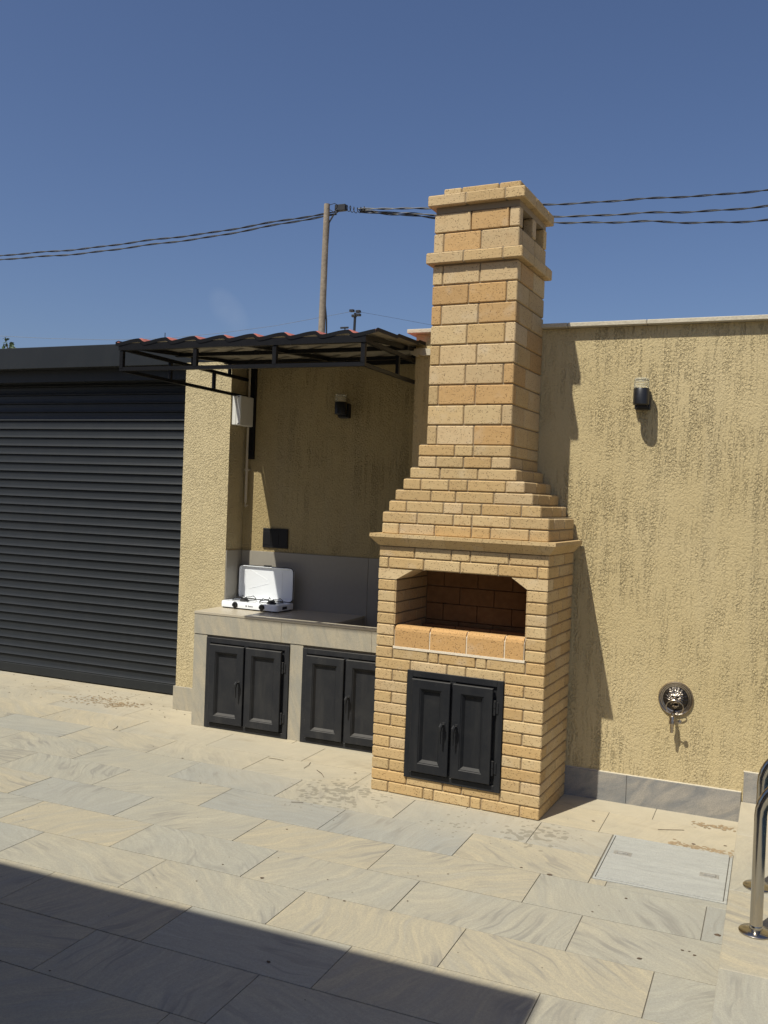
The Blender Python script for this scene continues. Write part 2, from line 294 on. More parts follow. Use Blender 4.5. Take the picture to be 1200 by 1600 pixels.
# ------------------------------------------------------------ mesh helpers
class MB:
    """collects polygons, builds ONE mesh object"""
    def __init__(s): s.v = []; s.f = []; s.mi = []; s.cur = 0
    def add(s, vs, fs):
        o = len(s.v); s.v += [tuple(p) for p in vs]; s.f += [tuple(o+i for i in f) for f in fs]; s.mi += [s.cur]*len(fs)
    def box(s, x0, x1, y0, y1, z0, z1):
        s.add([(x, y, z) for z in (z0, z1) for y in (y0, y1) for x in (x0, x1)],
              [(0, 2, 3, 1), (4, 5, 7, 6), (0, 1, 5, 4), (2, 6, 7, 3), (0, 4, 6, 2), (1, 3, 7, 5)])
    def cbox(s, x0, x1, y0, y1, z0, z1, c=.004):
        """box with all edges chamfered (44 triangles)"""
        vs = []; idx = {}
        X = (x0, x1); Y = (y0, y1); Z = (z0, z1)
        for i in (0, 1):
            for j in (0, 1):
                for k in (0, 1):
                    sx, sy, sz = (1 if i == 0 else -1), (1 if j == 0 else -1), (1 if k == 0 else -1)
                    for ax in range(3):
                        p = [X[i]+sx*c, Y[j]+sy*c, Z[k]+sz*c]; p[ax] = (X[i], Y[j], Z[k])[ax]
                        idx[i, j, k, ax] = len(vs); vs.append(tuple(p))
        fs = []
        for ax in range(3):                                    # faces
            b, d = [q for q in range(3) if q != ax]
            for side in (0, 1):
                loop = []
                for (m, n) in ((0, 0), (1, 0), (1, 1), (0, 1)):
                    key = [0, 0, 0]; key[ax] = side; key[b] = m; key[d] = n; loop.append(idx[key[0], key[1], key[2], ax])
                fs.append(loop)
        for e in range(3):                                     # edges along axis e
            b, d = [q for q in range(3) if q != e]
            for m in (0, 1):
                for n in (0, 1):
                    k0 = [0, 0, 0]; k0[b] = m; k0[d] = n; k1 = list(k0); k1[e] = 1
                    fs.append([idx[(*k0, b)], idx[(*k0, d)], idx[(*k1, d)], idx[(*k1, b)]])
        for i in (0, 1):
            for j in (0, 1):
                for k in (0, 1): fs.append([idx[i, j, k, 0], idx[i, j, k, 1], idx[i, j, k, 2]])
        cen = Vector(((x0+x1)/2, (y0+y1)/2, (z0+z1)/2)); out = []
        for f in fs:
            p = [Vector(vs[i]) for i in f]; n = (p[1]-p[0]).cross(p[2]-p[0])
            fc = sum(p, Vector())/len(p)
            out.append(tuple(f) if n.dot(fc-cen) > 0 else tuple(reversed(f)))
        s.add(vs, out)
    def prism(s, pts, ax, a, b):
        """polygon pts (2D) extruded along axis ax between a and b"""
        def mk(p, t):
            q = list(p); q.insert(ax, t); return tuple(q)
        n = len(pts); vs = [mk(p, a) for p in pts]+[mk(p, b) for p in pts]
        fs = [tuple(range(n)), tuple(reversed(range(n, 2*n)))]+[(i, i+n, (i+1) % n+n, (i+1) % n) for i in range(n)]
        s.add(vs, fs)
    def tube(s, pts, r, n=10, caps=True):
        pts = [Vector(p) for p in pts]; rs = r if isinstance(r, (list, tuple)) else [r]*len(pts)
        o = len(s.v); N = None
        for i, p in enumerate(pts):
            t = (pts[min(i+1, len(pts)-1)]-pts[max(i-1, 0)]).normalized()
            if N is None: N = t.orthogonal().normalized()
            N = (N-t*N.dot(t)).normalized(); B = t.cross(N)
            for k in range(n):
                a = 2*math.pi*k/n; s.v.append(tuple(p+(N*math.cos(a)+B*math.sin(a))*rs[i]))
        for i in range(len(pts)-1):
            for k in range(n):
                s.f.append((o+i*n+k, o+i*n+(k+1) % n, o+(i+1)*n+(k+1) % n, o+(i+1)*n+k)); s.mi.append(s.cur)
        if caps:
            s.f.append(tuple(reversed(range(o, o+n)))); s.f.append(tuple(range(o+(len(pts)-1)*n, o+len(pts)*n))); s.mi += [s.cur]*2
    def lathe(s, prof, cx, cy, cz=0, n=24, axis='z'):
        """profile (r, h) turned about an axis through (cx, cy, cz)"""
        o = len(s.v)
        for r, h in prof:
            for k in range(n):
                a = 2*math.pi*k/n; c, d = r*math.cos(a), r*math.sin(a)
                s.v.append({'z': (cx+c, cy+d, cz+h), 'y': (cx+c, cy+h, cz+d), 'x': (cx+h, cy+c, cz+d)}[axis])
        for i in range(len(prof)-1):
            for k in range(n):
                f = (o+i*n+k, o+i*n+(k+1) % n, o+(i+1)*n+(k+1) % n, o+(i+1)*n+k)
                s.f.append(f if axis == 'z' else tuple(reversed(f))); s.mi.append(s.cur)
        for a in (0, len(prof)-1):
            if prof[a][0] > 1e-4: s.f.append(tuple(range(o+a*n, o+(a+1)*n))); s.mi.append(s.cur)
    def grid(s, fn, nu, nv):
        o = len(s.v)
        for j in range(nv+1):
            for i in range(nu+1): s.v.append(tuple(fn(i/nu, j/nv)))
        for j in range(nv):
            for i in range(nu):
                a = o+j*(nu+1)+i; s.f.append((a, a+1, a+nu+2, a+nu+1)); s.mi.append(s.cur)
    def mesh(s, name, mats, smooth=False):
        me = bpy.data.meshes.new(name); me.from_pydata(s.v, [], s.f)
        for m in (mats if isinstance(mats, (list, tuple)) else [mats]): me.materials.append(M[m] if isinstance(m, str) else m)
        for p, i in zip(me.polygons, s.mi): p.material_index = i
        if smooth: me.shade_smooth()
        me.update(); return me
    def build(s, name, mats, parent=None, smooth=False, loc=(0, 0, 0), **props):
        me = s.mesh(name, mats, False)
        if smooth:
            me.shade_smooth()
            try: me.set_sharp_from_angle(angle=R(38))
            except Exception: pass
        return link(name, me, parent, loc, **props)
def link(name, me, parent=None, loc=(0, 0, 0), **props):
    o = bpy.data.objects.new(name, me); COL.objects.link(o); o.location = loc
    if parent is not None: o.parent = parent
    for k, v in props.items(): o[k] = v
    return o
def thing(name, label, cat, loc=(0, 0, 0), rz=0.0, group=None):
    e = bpy.data.objects.new(name, None); COL.objects.link(e); e.location = loc; e.rotation_euler = (0, 0, rz)
    e.empty_display_size = .1; e['label'] = label; e['category'] = cat
    if group: e['group'] = group
    return e
def centred(o):
    """move a mesh object's origin to its middle (object-space textures, random rotation)"""
    me = o.data; c = sum((v.co for v in me.vertices), Vector())/len(me.vertices)
    me.transform(Matrix.Translation(-c)); o.location = Vector(o.location)+c
    return o

# ------------------------------------------------------------ ground and paving (setting)
g = MB(); g.box(-400, 400, -400, 400, -.5, -.08); g.build('ground', 'soil', kind='structure')
pv = MB(); pv.box(-9.5, 1.12, -7.5, 2.6, -.078, -.0045); paving = pv.build('paving', 'grout', kind='structure')
TL, TW = .82, .385
offs = {-12: .2}
def tile_mesh(x0, x1, y0, y1, th=.02):
    m = MB(); m.cbox(-(x1-x0)/2, (x1-x0)/2, -(y1-y0)/2, (y1-y0)/2, -th, 0, .001); return m.mesh('tile', 'paver')
cache = {}
rowoff = {-5: .047, -4: .494, -3: .2, -2: .53, -6: .48, -7: .25, -1: .02, 0: .36, 1: .62, 2: .33, 3: .75, 4: .15, -8: .1}
HX0, HX1, HY0, HY1 = .445, 1.112, -.70, 0.0       # the hatch takes the place of the slabs here
for j in range(-12, 6):
    y0 = j*TW+.0; y1 = y0+TW
    off = rowoff.get(j, random.random()*TL)
    k0 = math.floor((-9.3-off)/TL)
    for k in range(k0, 3):
        xa = off+k*TL; xb = xa+TL
        xb = min(xb, 1.112)
        segs = [(xa, xb, y0, y1)]
        if xb-xa < .02 or xa > 1.1: continue
        if y1 > HY0+.01 and y0 < HY1-.01 and xb > HX0+.01 and xa < HX1:
            segs = []
            if xa < HX0-.02: segs.append((xa, HX0, y0, y1))
            if y0 < HY0-.02: segs.append((max(xa, HX0), xb, y0, HY0))
        if y1 > .80 and xa > -1.1: continue
        for (a, b, c, d) in segs:
            if b-a < .02 or d-c < .02: continue
            key = (round(b-a, 3), round(d-c, 3))
            gx = .0019; 
            if key not in cache: cache[key] = tile_mesh(a+gx, b-gx, c+.0028, d-.0028)
            o = link('tile', cache[key], paving, ((a+b)/2, (c+d)/2, random.uniform(-.0006, .0006)))
            o.rotation_euler = (random.uniform(-.0008, .0008), random.uniform(-.0006, .0006), random.uniform(-.0006, .0006))
# raised pool surround on the right
DH = .13
dk = MB(); dk.box(1.135, 1.98, -7.5, .66, -.08, DH-.022); deck = dk.build('pool_deck', 'grout', kind='structure')
ty = -7.4; 
while ty < .60:
    for (xa, xb) in ((1.119, 1.55), (1.553, 1.98)):
        L = min(.82, .604-ty)
        if L < .02: break
        m = MB(); m.cbox(-(xb-xa)/2, (xb-xa)/2, -L/2+.0015, L/2-.0015, -.02, 0, .0025)
        link('deck_tile', m.mesh('deck_tile', 'paver'), deck, ((xa+xb)/2, ty+L/2, DH))
    ty += .82
m = MB()
for z in (0,): m.box(1.119, 1.134, -7.5, .604, -.07, DH-.021)
m.build('deck_riser', 'stone_grey', deck)
m = MB(); m.box(1.985, 6.0, -7.5, .60, DH-.06, DH-.05); m.build('pool_water', 'water', kind='structure')

# ------------------------------------------------------------ walls
WY = .62; WH = 3.098
wall = thing('garden_wall', 'tall ochre scratched stucco wall behind the brick barbecue, with lion tap', 'wall', (0, WY, 0))
def wp(mb, name, mat, **k): 
    o = mb.build(name, mat, None, **k); o.parent = wall; o.location = (0, -WY, 0); return o
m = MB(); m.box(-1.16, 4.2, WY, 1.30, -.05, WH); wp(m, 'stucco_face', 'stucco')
x = -1.215; lens = [1.144, .51, .78, .95, .95, .95, .95]
for L in lens:
    m = MB(); m.cbox(x+.0015, x+L-.0015, WY-.052, 1.34, WH+.002, WH+.03, .003); wp(m, 'coping_slab', 'coping'); x += L
for (xa, xb) in ((-.02, .425), (.425, 1.118)):
    m = MB(); m.cbox(xa+.001, xb-.001, WY-.014, WY-.001, -.01, .185, .002); wp(m, 'baseboard_slab', 'stone_grey')
m = MB(); x = 1.128
while x < 4:
    m = MB(); m.cbox(x+.001, x+.799, WY-.014, WY-.001, DH-.01, .315, .002); wp(m, 'baseboard_slab', 'stone_grey'); x += .8
m = MB()                                                 # pale mortar fillet over the skirting
m.prism([(WY-.013, .186), (WY-.0005, .186), (WY-.0005, .190)], 0, -.02, 1.118); wp(m, 'mortar_fillet', 'coping')
m = MB(); m.prism([(WY-.013, .316), (WY-.0005, .316), (WY-.0005, .320)], 0, 1.126, 4.0); wp(m, 'mortar_fillet', 'coping')

BY = 1.48                                               # back of the cooking recess
rec = thing('recess_wall', 'shaded ochre stucco back wall of the cooking recess under the canopy', 'wall', (-2.1, BY, 0))
def rp(mb, name, mat, **k):
    o = mb.build(name, mat, None, **k); o.parent = rec; o.location = (2.1, -BY, 0); return o
m = MB(); m.box(-3.09, -1.146, BY, 1.72, 0, 3.07); rp(m, 'stucco_face', 'stucco_recess_shade')
for (xa, xb) in ((-3.078, -1.85), (-1.848, -1.147)):
    m = MB(); m.cbox(xa, xb, BY-.014, BY-.001, .56, 1.42, .0015); rp(m, 'backsplash_slab', 'backsplash')
m = MB(); m.cbox(-1.86, -1.146, BY-.05, BY-.015, .5, .62, .002)

pil = thing('stucco_pillar', 'sunlit ochre stucco pillar between roller shutter and tiled counter', 'pillar', (-3.33, 1.23, 0))
def pp(mb, name, mat, **k):
    o = mb.build(name, mat, None, **k); o.parent = pil; o.location = (3.33, -1.23, 0); return o
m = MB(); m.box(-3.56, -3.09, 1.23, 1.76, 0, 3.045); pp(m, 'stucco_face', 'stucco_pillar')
m = MB(); m.cbox(-3.577, -3.115, 1.216, 1.229, 0, .204, .002); pp(m, 'baseboard_slab', 'stone_tan')
m = MB(); m.cbox(-3.574, -3.561, 1.23, 1.6, 0, .204, .002); pp(m, 'baseboard_slab', 'stone_tan')
m = MB(); m.cbox(-3.089, -3.079, 1.231, 1.478, .60, 1.424, .0015); pp(m, 'backsplash_slab', 'backsplash')

# ------------------------------------------------------------ garage with roller shutter
gar = thing('roller_shutter_garage', 'dark grey horizontal slat roller shutter under a flat anthracite header box', 'garage door', (-6, 1.66, 0))
def gp(mb, name, mat, **k):
    o = mb.build(name, mat, None, **k); o.parent = gar; o.location = (6, -1.66, 0); return o
GX0, GX1 = -9.2, -3.575
m = MB(); m.cbox(GX0, -3.562, 1.37, 2.3, 3.055, 3.262, .004); gp(m, 'header_box', 'paint_shut')
m = MB(); m.box(GX0, -3.563, 1.50, 2.2, 2.94, 3.053); gp(m, 'lower_fascia', 'paint_shut')
# one slat profile: flat top, swelling out towards the bottom, tucked back at the joint
SP = .0852
prof = [(.004, SP), (-.001, SP-.006), (-.002, SP*.60), (-.0055, SP*.36), (-.011, SP*.19), (-.0155, SP*.10), (-.016, SP*.06), (-.013, .003), (-.002, .0005), (.010, 0.0), (.010, SP)]
sm = MB(); sm.prism(prof, 0, GX0+6, GX1+6); smesh = sm.mesh('slat', 'paint_shut')
z = .10; n = 0
while z < 3.0:
    o = link('slat', smesh, gar, (0, random.uniform(-.0012, .0012), z)); z += SP
m = MB(); m.cbox(GX0, GX1, 1.645, 1.668, .012, .099, .003); gp(m, 'bottom_bar', 'paint_shut')
m = MB(); m.box(-3.66, -3.575, 1.60, 1.64, 0, 2.94); gp(m, 'guide_rail', 'paint_shut')
m = MB(); m.box(GX0, -3.565, 1.69, 2.2, 0, 3.05); gp(m, 'garage_shell', 'paint_shut')

# ------------------------------------------------------------ cabinet doors (shared by counter and barbecue)
def leaf_mesh(w, h, fl=.060, bv=.020, th=.024, dp=.026):
    """mitred door leaf frame in local x 0..w, z 0..h, front at y=-th"""
    m = MB()
    loops = [(0, 0), (0, -th+.003), (.003, -th), (fl-.004, -th), (fl, -th+.005), (fl+.004, -th+.005), (fl+bv, -th+dp)]
    vs = []
    for i, y in loops:
        vs += [(i, y, i), (w-i, y, i), (w-i, y, h-i), (i, y, h-i)]
    fs = []
    for a in range(len(loops)-1):
        for k in range(4):
            fs.append((a*4+k, a*4+(k+1) % 4, a*4+4+(k+1) % 4, a*4+4+k))
    m.add(vs, fs); return m
def cabinet(parent, x0, x1, z0, z1, y, handles, top=.05, side=.045, bot=.05, right=.06, pm='paint'):
    b = MB(); e = .012; w = .04
    # outer frame: four bars butted round the opening
    b.cbox(x0, x0+w, y-e, y+.03, z0, z1, .0015); b.cbox(x1-w, x1, y-e, y+.03, z0, z1, .0015)
    b.cbox(x0+w+.0005, x1-w-.0005, y-e, y+.03, z1-w, z1, .0015); b.cbox(x0+w+.0005, x1-w-.0005, y-e, y+.03, z0, z0+w, .0015)
    b.box(x0+w, x1-w, y+.004, y+.02, z0+w, z1-w)
    b.build('door_frame', pm, parent)
    lx0 = x0+side; lx1 = x1-right; mid = (lx0+lx1)/2; g2 = .005
    b = MB(); b.box(mid-.02, mid+.02, y-.010, y+.003, z0+w+.001, z1-w-.001); b.build('meeting_strip', pm, parent)
    for s_, (a, c) in enumerate(((lx0, mid-g2-.004), (mid+g2+.004, lx1))):
        wd = c-a; ht = z1-top-(z0+bot)
        d = leaf_mesh(wd, ht).build('cabinet_door', pm, parent, loc=(a, y-e, z0+bot))
        p = MB(); p.box(.0795, wd-.0795, .0012, .008, .0795, ht-.0795); p.build('panel', pm, d)
        # hinges: a barrel on the hanging side, near top and bottom
        for hz in (.17*ht, .80*ht):
            hb = MB(); hx = -.007 if s_ == 0 else wd+.012
            if s_ == 1:
                hb.tube([(hx, -.010, hz-.045), (hx, -.010, hz-.002)], .0075, 8); hb.tube([(hx, -.010, hz+.002), (hx, -.010, hz+.045)], .0085, 8)
                hb.box(wd-.002, hx+.022, -.006, .001, hz-.035, hz+.035)
            else:
                hb.tube([(hx, -.006, hz-.022), (hx, -.006, hz+.022)], .0045, 8)
            hb.build('hinge', pm, d)
        if handles[s_]:
            hx = wd-.034 if s_ == 0 else .034; hz = ht*.52
            hb = MB(); hb.cbox(hx-.012, hx+.012, -.0275, -.0242, hz-.02, hz+.035, .001)
            hb.tube([(hx, -.024, hz+.02), (hx, -.056, hz+.02)], .008, 8)
            hb.tube([(hx, -.054, hz+.030), (hx-.006, -.062, hz+.012), (hx-.009, -.060, hz-.02), (hx-.009, -.056, hz-.06), (hx-.009, -.054, hz-.095)], [.011, .0135, .0085, .007, .0055], 8)
            hb.build('handle', pm, d, smooth=True)

# ------------------------------------------------------------ tiled counter
CYF = .845; CT = .94
ctr = thing('tiled_counter', 'tan stone tiled outdoor counter with two pairs of dark metal doors and a sunken basin', 'counter', (-2.1, CYF, 0))
def cp(mb, name, mat, **k):
    o = mb.build(name, mat, None, **k); o.parent = ctr; o.location = (2.1, -CYF, 0); return o
m = MB(); m.box(-3.10, -1.17, CYF+.03, 1.22, -.01, .68); m.box(-3.075, -1.17, 1.22, 1.46, -.01, .68)
m.box(-3.10, -1.93, CYF+.03, 1.22, .68, CT-.022); m.box(-3.075, -1.93, 1.22, 1.46, .68, CT-.022); cp(m, 'masonry_body', 'grout')
PX = -1.866
m = MB(); m.cbox(-3.12, -2.47, CYF-.006, 1.225, CT-.02, CT, .0015)
m.cbox(-3.076, -2.47, 1.226, BY-.016, CT-.02, CT, .0015); cp(m, 'countertop_slab', 'countertop')
m = MB(); m.cbox(-2.4685, PX, CYF-.006, BY-.016, CT-.02, CT, .0015); cp(m, 'countertop_slab', 'countertop')
m = MB(); m.cbox(PX+.001, -1.147, CYF-.006, CYF+.06, CT-.02, CT, .0015); cp(m, 'basin_rim', 'countertop')
m = MB(); m.box(PX-.012, PX-.001, CYF+.061, BY-.016, .70, CT-.021); m.box(PX, -1.147, CYF+.05, CYF+.0605, .70, CT-.021); m.box(PX, -1.147, CYF+.061, BY-.016, .69, .70); cp(m, 'basin', 'backsplash')
xs = [-3.12, -2.30, -1.52, -1.147]
for a, b in zip(xs[:-1], xs[1:]):
    m = MB(); m.cbox(a+.0008, b-.0008, CYF-.002, CYF+.012, .757, CT-.0215, .001); cp(m, 'fascia_slab', 'stone_tan')
for a, b in ((-3.12, -2.992), (-2.217, -2.102)):
    m = MB(); m.cbox(a, b, CYF+.003, CYF+.02, 0, .751, .001); cp(m, 'leg_slab', 'stone_tan')
m = MB(); m.box(-3.12, -1.15, CYF+.012, CYF+.03, .735, .757); cp(m, 'shadow_batten', 'grout')
m = MB(); m.cbox(-3.12, -3.108, CYF+.021, 1.21, 0, CT-.021, .001); cp(m, 'end_slab', 'stone_tan')
class Off:                                              # doors are placed in the counter's own frame
    pass
hold = bpy.data.objects.new('tmp', None)
def cab_in(parent, px, py, *a, **k):
    before = set(COL.objects); cabinet(parent, *a, **k)
    for o in list(COL.objects):
        if o not in before and o.parent == parent: o.location = Vector(o.location)+Vector((px, py, 0))
cab_in(ctr, 2.1, -CYF, -2.990, -2.219, .003, .737, CYF+.004, (True, False))
cab_in(ctr, 2.1, -CYF, -2.100, -1.330, .001, .735, CYF+.004, (False, True))

# ------------------------------------------------------------ brick barbecue
bbq = thing('brick_barbecue', 'yellow brick barbecue with tall tapering chimney, open firebox and dark double doors', 'barbecue', (0, 0, 0), -.0451)
P = .0734; BH = .0665; F, H, Q, D = .2495, .121, .066, .60; WB = 1.141; GAP = .0062
YEL = [(.51, .36, .175), (.53, .385, .195), (.495, .345, .16), (.54, .405, .215), (.505, .365, .18), (.52, .36, .165)]
PALE = [(.54, .40, .22), (.52, .385, .21), (.56, .42, .24)]
ORA = [(.485, .295, .12), (.50, .31, .13), (.465, .28, .11)]
bcache = {}
ORA2 = [(.505, .335, .145), (.49, .325, .14)]
def brick(x0, x1, y0, y1, z0, z1, tone=None, name='brick', jit=1.0):
    key = (round(x1-x0, 3), round(y1-y0, 3), round(z1-z0, 3))
    if key not in bcache:
        m = MB(); m.cbox(-key[0]/2, key[0]/2, -key[1]/2, key[1]/2, -key[2]/2, key[2]/2, .0055); bcache[key] = m.mesh('brick', 'brick')
    o = link(name, bcache[key], bbq, ((x0+x1)/2+random.uniform(-1, 1)*.0006*jit, (y0+y1)/2+random.uniform(-1, 1)*.0009*jit, (z0+z1)/2+random.uniform(-1, 1)*.0005*jit))
    o.rotation_euler = (random.gauss(0, .0015)*jit, random.gauss(0, .0015)*jit, random.gauss(0, .002)*jit)
    pal = {None: YEL, 'p': PALE, 'o': ORA, 'y': YEL}[tone]
    if tone is None and random.random() < .16: pal = PALE
    if tone is None and random.random() < .13: pal = ORA2
    c = Vector(random.choice(pal)); f = random.uniform(.86, 1.03)
    o.color = (*(c*f), 1)
    return o
leftstuff = MB()
def fill(lst, total, gap=GAP):
    """scale a list of brick lengths so that with gaps they fill total"""
    s = (total-gap*(len(lst)-1))/sum(lst); return [l*s for l in lst]
def course(z0, h, x0, x1, y0, front, side=None, yb=D, tones=None, dep=H, left_end=True, right_end=True, sgap=GAP):
    """front: lengths left to right. End bricks run back as corners; side: lengths after the corner"""
    ls = fill(front, x1-x0); x = x0; z1 = z0+h
    for i, L in enumerate(ls):
        t = tones[i] if tones else None
        dd = dep
        cf = {True: None}
        if i == len(ls)-1 and right_end: dd = side[0]
        if i == 0 and left_end: dd = side[0] if not isinstance(left_end, float) else left_end
        brick(x, x+L, y0, y0+dd, z0, z1, t); x += L+GAP
    if side and right_end:
        rest = fill(side[1:], yb-(y0+side[0]+GAP)) if len(side) > 1 else []
        y = y0+side[0]+GAP
        for L in rest:
            brick(x1-min(dep, .12), x1, y, y+L, z0, z1)
            leftstuff.cbox(x0, x0+min(dep, .12), y, y+L, z0, z1, .0042)
            y += L+GAP
sideA = [F, F, H]       # after a header front end the corner shows its length
sideB = [H, F, F]
L0, L1 = -WB, 0.0
DX0, DX1 = -.903, -.252
def zrow(r): return (r-1)*P+.003
course(zrow(1), BH, L0, L1, 0, [H, F, Q, F, Q, F, H], sideA)
course(zrow(2), BH, L0, L1, 0, [F, F, H, F, F], sideB)
for r in range(3, 12):
    z = zrow(r)
    if r % 2:
        lw = DX0-L0
        for (a, b, dd) in ((L0, L0+H, F), (L0+H+GAP, DX0-.002, H)): brick(a, b, 0, dd, z, z+BH)
        course(z, BH, DX1+.002, L1, 0, [H, H], sideA, left_end=H)
    else:
        brick(L0, DX0-.002, 0, H, z, z+BH)
        course(z, BH, DX1+.002, L1, 0, [F], sideB)
course(zrow(12), BH, L0, L1, 0, [F, F, H, F, F], sideB)
course(zrow(13), BH, L0, L1, 0, [H, F, Q, F, Q, F, H], sideA)
for r in range(14, 20):
    z = zrow(r)
    sd = sideB if r % 2 == 0 else sideA
    brick(L0, L0+H+.004, 0, sd[0], z, z+BH)
    course(z, BH, L1-H-.006, L1, 0, [H], sd)
# corbel bricks with a cut corner carrying the lintel
z = zrow(20)
for s_ in (0, 1):
    m = MB(); w0, w1 = .128, .25
    if s_ == 0: pts = [(L0, z), (L0+w0, z), (L0+w1-.008, z+BH), (L0, z+BH)]
    else: pts = [(L1, z), (L1, z+BH), (L1-w1+.02, z+BH), (L1-w0, z)]
    pts = [(a, b) for a, b in pts]
    m.prism(pts if s_ else pts, 1, 0.0, F if s_ == 0 else H)
    o = centred(m.build('corbel_brick', 'brick', bbq)); o.color = (.60, .46, .26, 1)
rest = fill([F, F], D-(H+GAP)); y = H+GAP
for L in rest: brick(L1-.12, L1, y, y+L, z, z+BH); y += L+GAP
course(zrow(21), BH, L0, L1, 0, [Q, F, F, F, F, Q], sideA)
course(zrow(22), BH, L0, L1, 0, [F, F, H, F, F], sideB)
# sill: bigger orange bricks on edge, rounded top, in white mortar
sx0, sx1 = L0+H+.010, L1-H-.012; z = zrow(14)-.002; zt = .954+.146
ls = fill([F, F, F, H], sx1-sx0-.008, .009); x = sx0+.004
for i, L in enumerate(ls):
    m = MB(); r = .032; pr = [(-.001, z+.008), (-.001, zt-r)]+[(-.001+r-r*math.cos(a), zt-r+r*math.sin(a)) for a in (R(30), R(60), R(90))]+[(.062, zt), (.062, z+.008)]
    m.prism(pr, 0, x, x+L); o = centred(m.build('sill_brick', 'brick', bbq)); o.color = (*(Vector((.50, .285, .105))*random.uniform(.94, 1.05)), 1); x += L+.009
m = MB(); pr = [(.0035, z-.004), (.0035, zt-.034), (.034, zt-.0035), (.058, zt-.0035), (.058, z-.004)]; m.prism(pr, 0, sx0, sx1)
m.box(sx0-.006, sx1+.006, -.0035, .012, z-.007, z+.0085); m.build('sill_mortar', 'white_mortar', bbq)
# mantel course: thin lip and a slanting underside, mitred at the corners
mz0, mz1 = 22*P, 22*P+.079; o_ = .052
def mant(xa, xb, ya, yb, side):
    m = MB()
    if side == 'f':
        lft, rgt = xa <= L0-.02, xb >= L1+.02
        def row(off, z): return ((L0-off if lft else xa), -off, z), ((L1+off if rgt else xb), -off, z)
        a0, a1 = row(.002, mz0); b0, b1 = row(o_, mz1-.022); c0, c1 = row(o_, mz1)
        d0, d1 = ((L0+.1 if lft else xa), .1, mz1), ((L1-.1 if rgt else xb), .1, mz1)
        e0, e1 = ((L0+.1 if lft else xa), .1, mz0), ((L1-.1 if rgt else xb), .1, mz0)
        m.add([a0, a1, b1, b0, c1, c0, d1, d0, e1, e0], [(0, 1, 2, 3), (3, 2, 4, 5), (5, 4, 6, 7), (7, 6, 8, 9), (9, 8, 1, 0), (0, 3, 5, 7, 9), (1, 8, 6, 4, 2)])
    else:
        sgn = 1 if side == 'r' else -1; X = L1 if side == 'r' else L0
        first = ya < 0
        def row(off, z): return (X+sgn*off, (-off if first else ya), z), (X+sgn*off, yb, z)
        a0, a1 = row(.002, mz0); b0, b1 = row(o_, mz1-.022); c0, c1 = row(o_, mz1)
        d0, d1 = (X-sgn*.1, (.1 if first else ya), mz1), (X-sgn*.1, yb, mz1); e0, e1 = (X-sgn*.1, (.1 if first else ya), mz0), (X-sgn*.1, yb, mz0)
        fs = [(0, 1, 2, 3), (3, 2, 4, 5), (5, 4, 6, 7), (7, 6, 8, 9), (9, 8, 1, 0), (0, 3, 5, 7, 9), (1, 8, 6, 4, 2)]
        if side == 'l': fs = [tuple(reversed(f)) for f in fs]
        m.add([a0, a1, b1, b0, c1, c0, d1, d0, e1, e0], fs)
    o = centred(m.build('mantel_brick', 'brick', bbq)); o.color = (*(Vector(random.choice(YEL))*random.uniform(.94, 1.04)), 1)
bx = [L0-.05, L0+.22, L0+.475, L0+.73, L1-.16, L1+.05]
for a, b in zip(bx[:-1], bx[1:]): mant(a+.0007 if a > L0 else a, b-.0007 if b < L1 else b, 0, 0, 'f')
for side in 'rl':
    for (a, b) in ((-.05, .20), (.201, .41), (.411, D)): mant(0, 0, a, b, side)
# stepped hood
hood = [  # first row, x0, x1, y0, front, sides
    (24, -1.128, -.008, .000, [H, F, F, H, F, H], sideA), (25, -1.128, -.008, .000, [F, F, H, F, F], sideB),
    (26, -1.087, -.062, .004, [H, F, H, H, F, H], sideA), (27, -1.045, -.118, .008, [F, .165, F, F], sideB),
    (28, -.990, -.172, .008, [H, .19, H, F, H], sideA), (29, -.947, -.229, .012, [.205, F, F], sideB),
    (30, -.890, -.270, .008, [H, .18, .18, H], sideA), (31, -.890, -.270, .008, [F, H, F], sideB)]
ztop = 23*P+.006
for (r, x0, x1, y0, fr, sd) in hood:
    course((r-1)*P+.006, BH+.0005, x0, x1, y0, fr, sd)
# chimney shaft of bricks laid on edge
cx0, cx1, cy0, cyb = -.838, -.271, .010, .60
z = 31*P+.004; BP = .1275; bh = .1205
shaft = [('Qy', 'Fp', 'Fo'), ('Fy', 'Fy', 'Qp'), ('Qy', 'Fo', 'Fo'), ('Fp', 'Fp', 'Qo'), ('Qy', 'Fp', 'Fp'), ('Fy', 'Fy', 'Qp'), ('Qo', 'Fp', 'Fo'), ('Fo', 'Fo', 'Qy'), ('Qy', 'Fp', 'Fp')]
def chrow(z, row, h=bh, y0=None, x0=None, x1=None):
    x0 = cx0 if x0 is None else x0; x1 = cx1 if x1 is None else x1; y0 = cy0 if y0 is None else y0
    fr = [{'Q': Q, 'F': F}[a[0]] for a in row]; ls = fill(fr, x1-x0, .006); x = x0
    for i, (a, L) in enumerate(zip(row, ls)):
        dd = Q if a[0] == 'F' else F
        brick(x, x+L, y0, y0+dd, z, z+h, a[1]); x += L+.006
    side = [F, .27] if row[-1][0] == 'Q' else [Q, F, F]
    y = y0+side[0]+.006; rest = fill(side[1:], cyb-y, .006)
    for L in rest:
        brick(x1-Q, x1, y, y+L, z, z+h, random.choice(['y', 'p', 'y', 'o'])); leftstuff.cbox(x0, x0+Q, y, y+L, z, z+h, .0042); y += L+.006
for row in shaft: chrow(z, row); z += BP
zb = z                                                    # 3.42
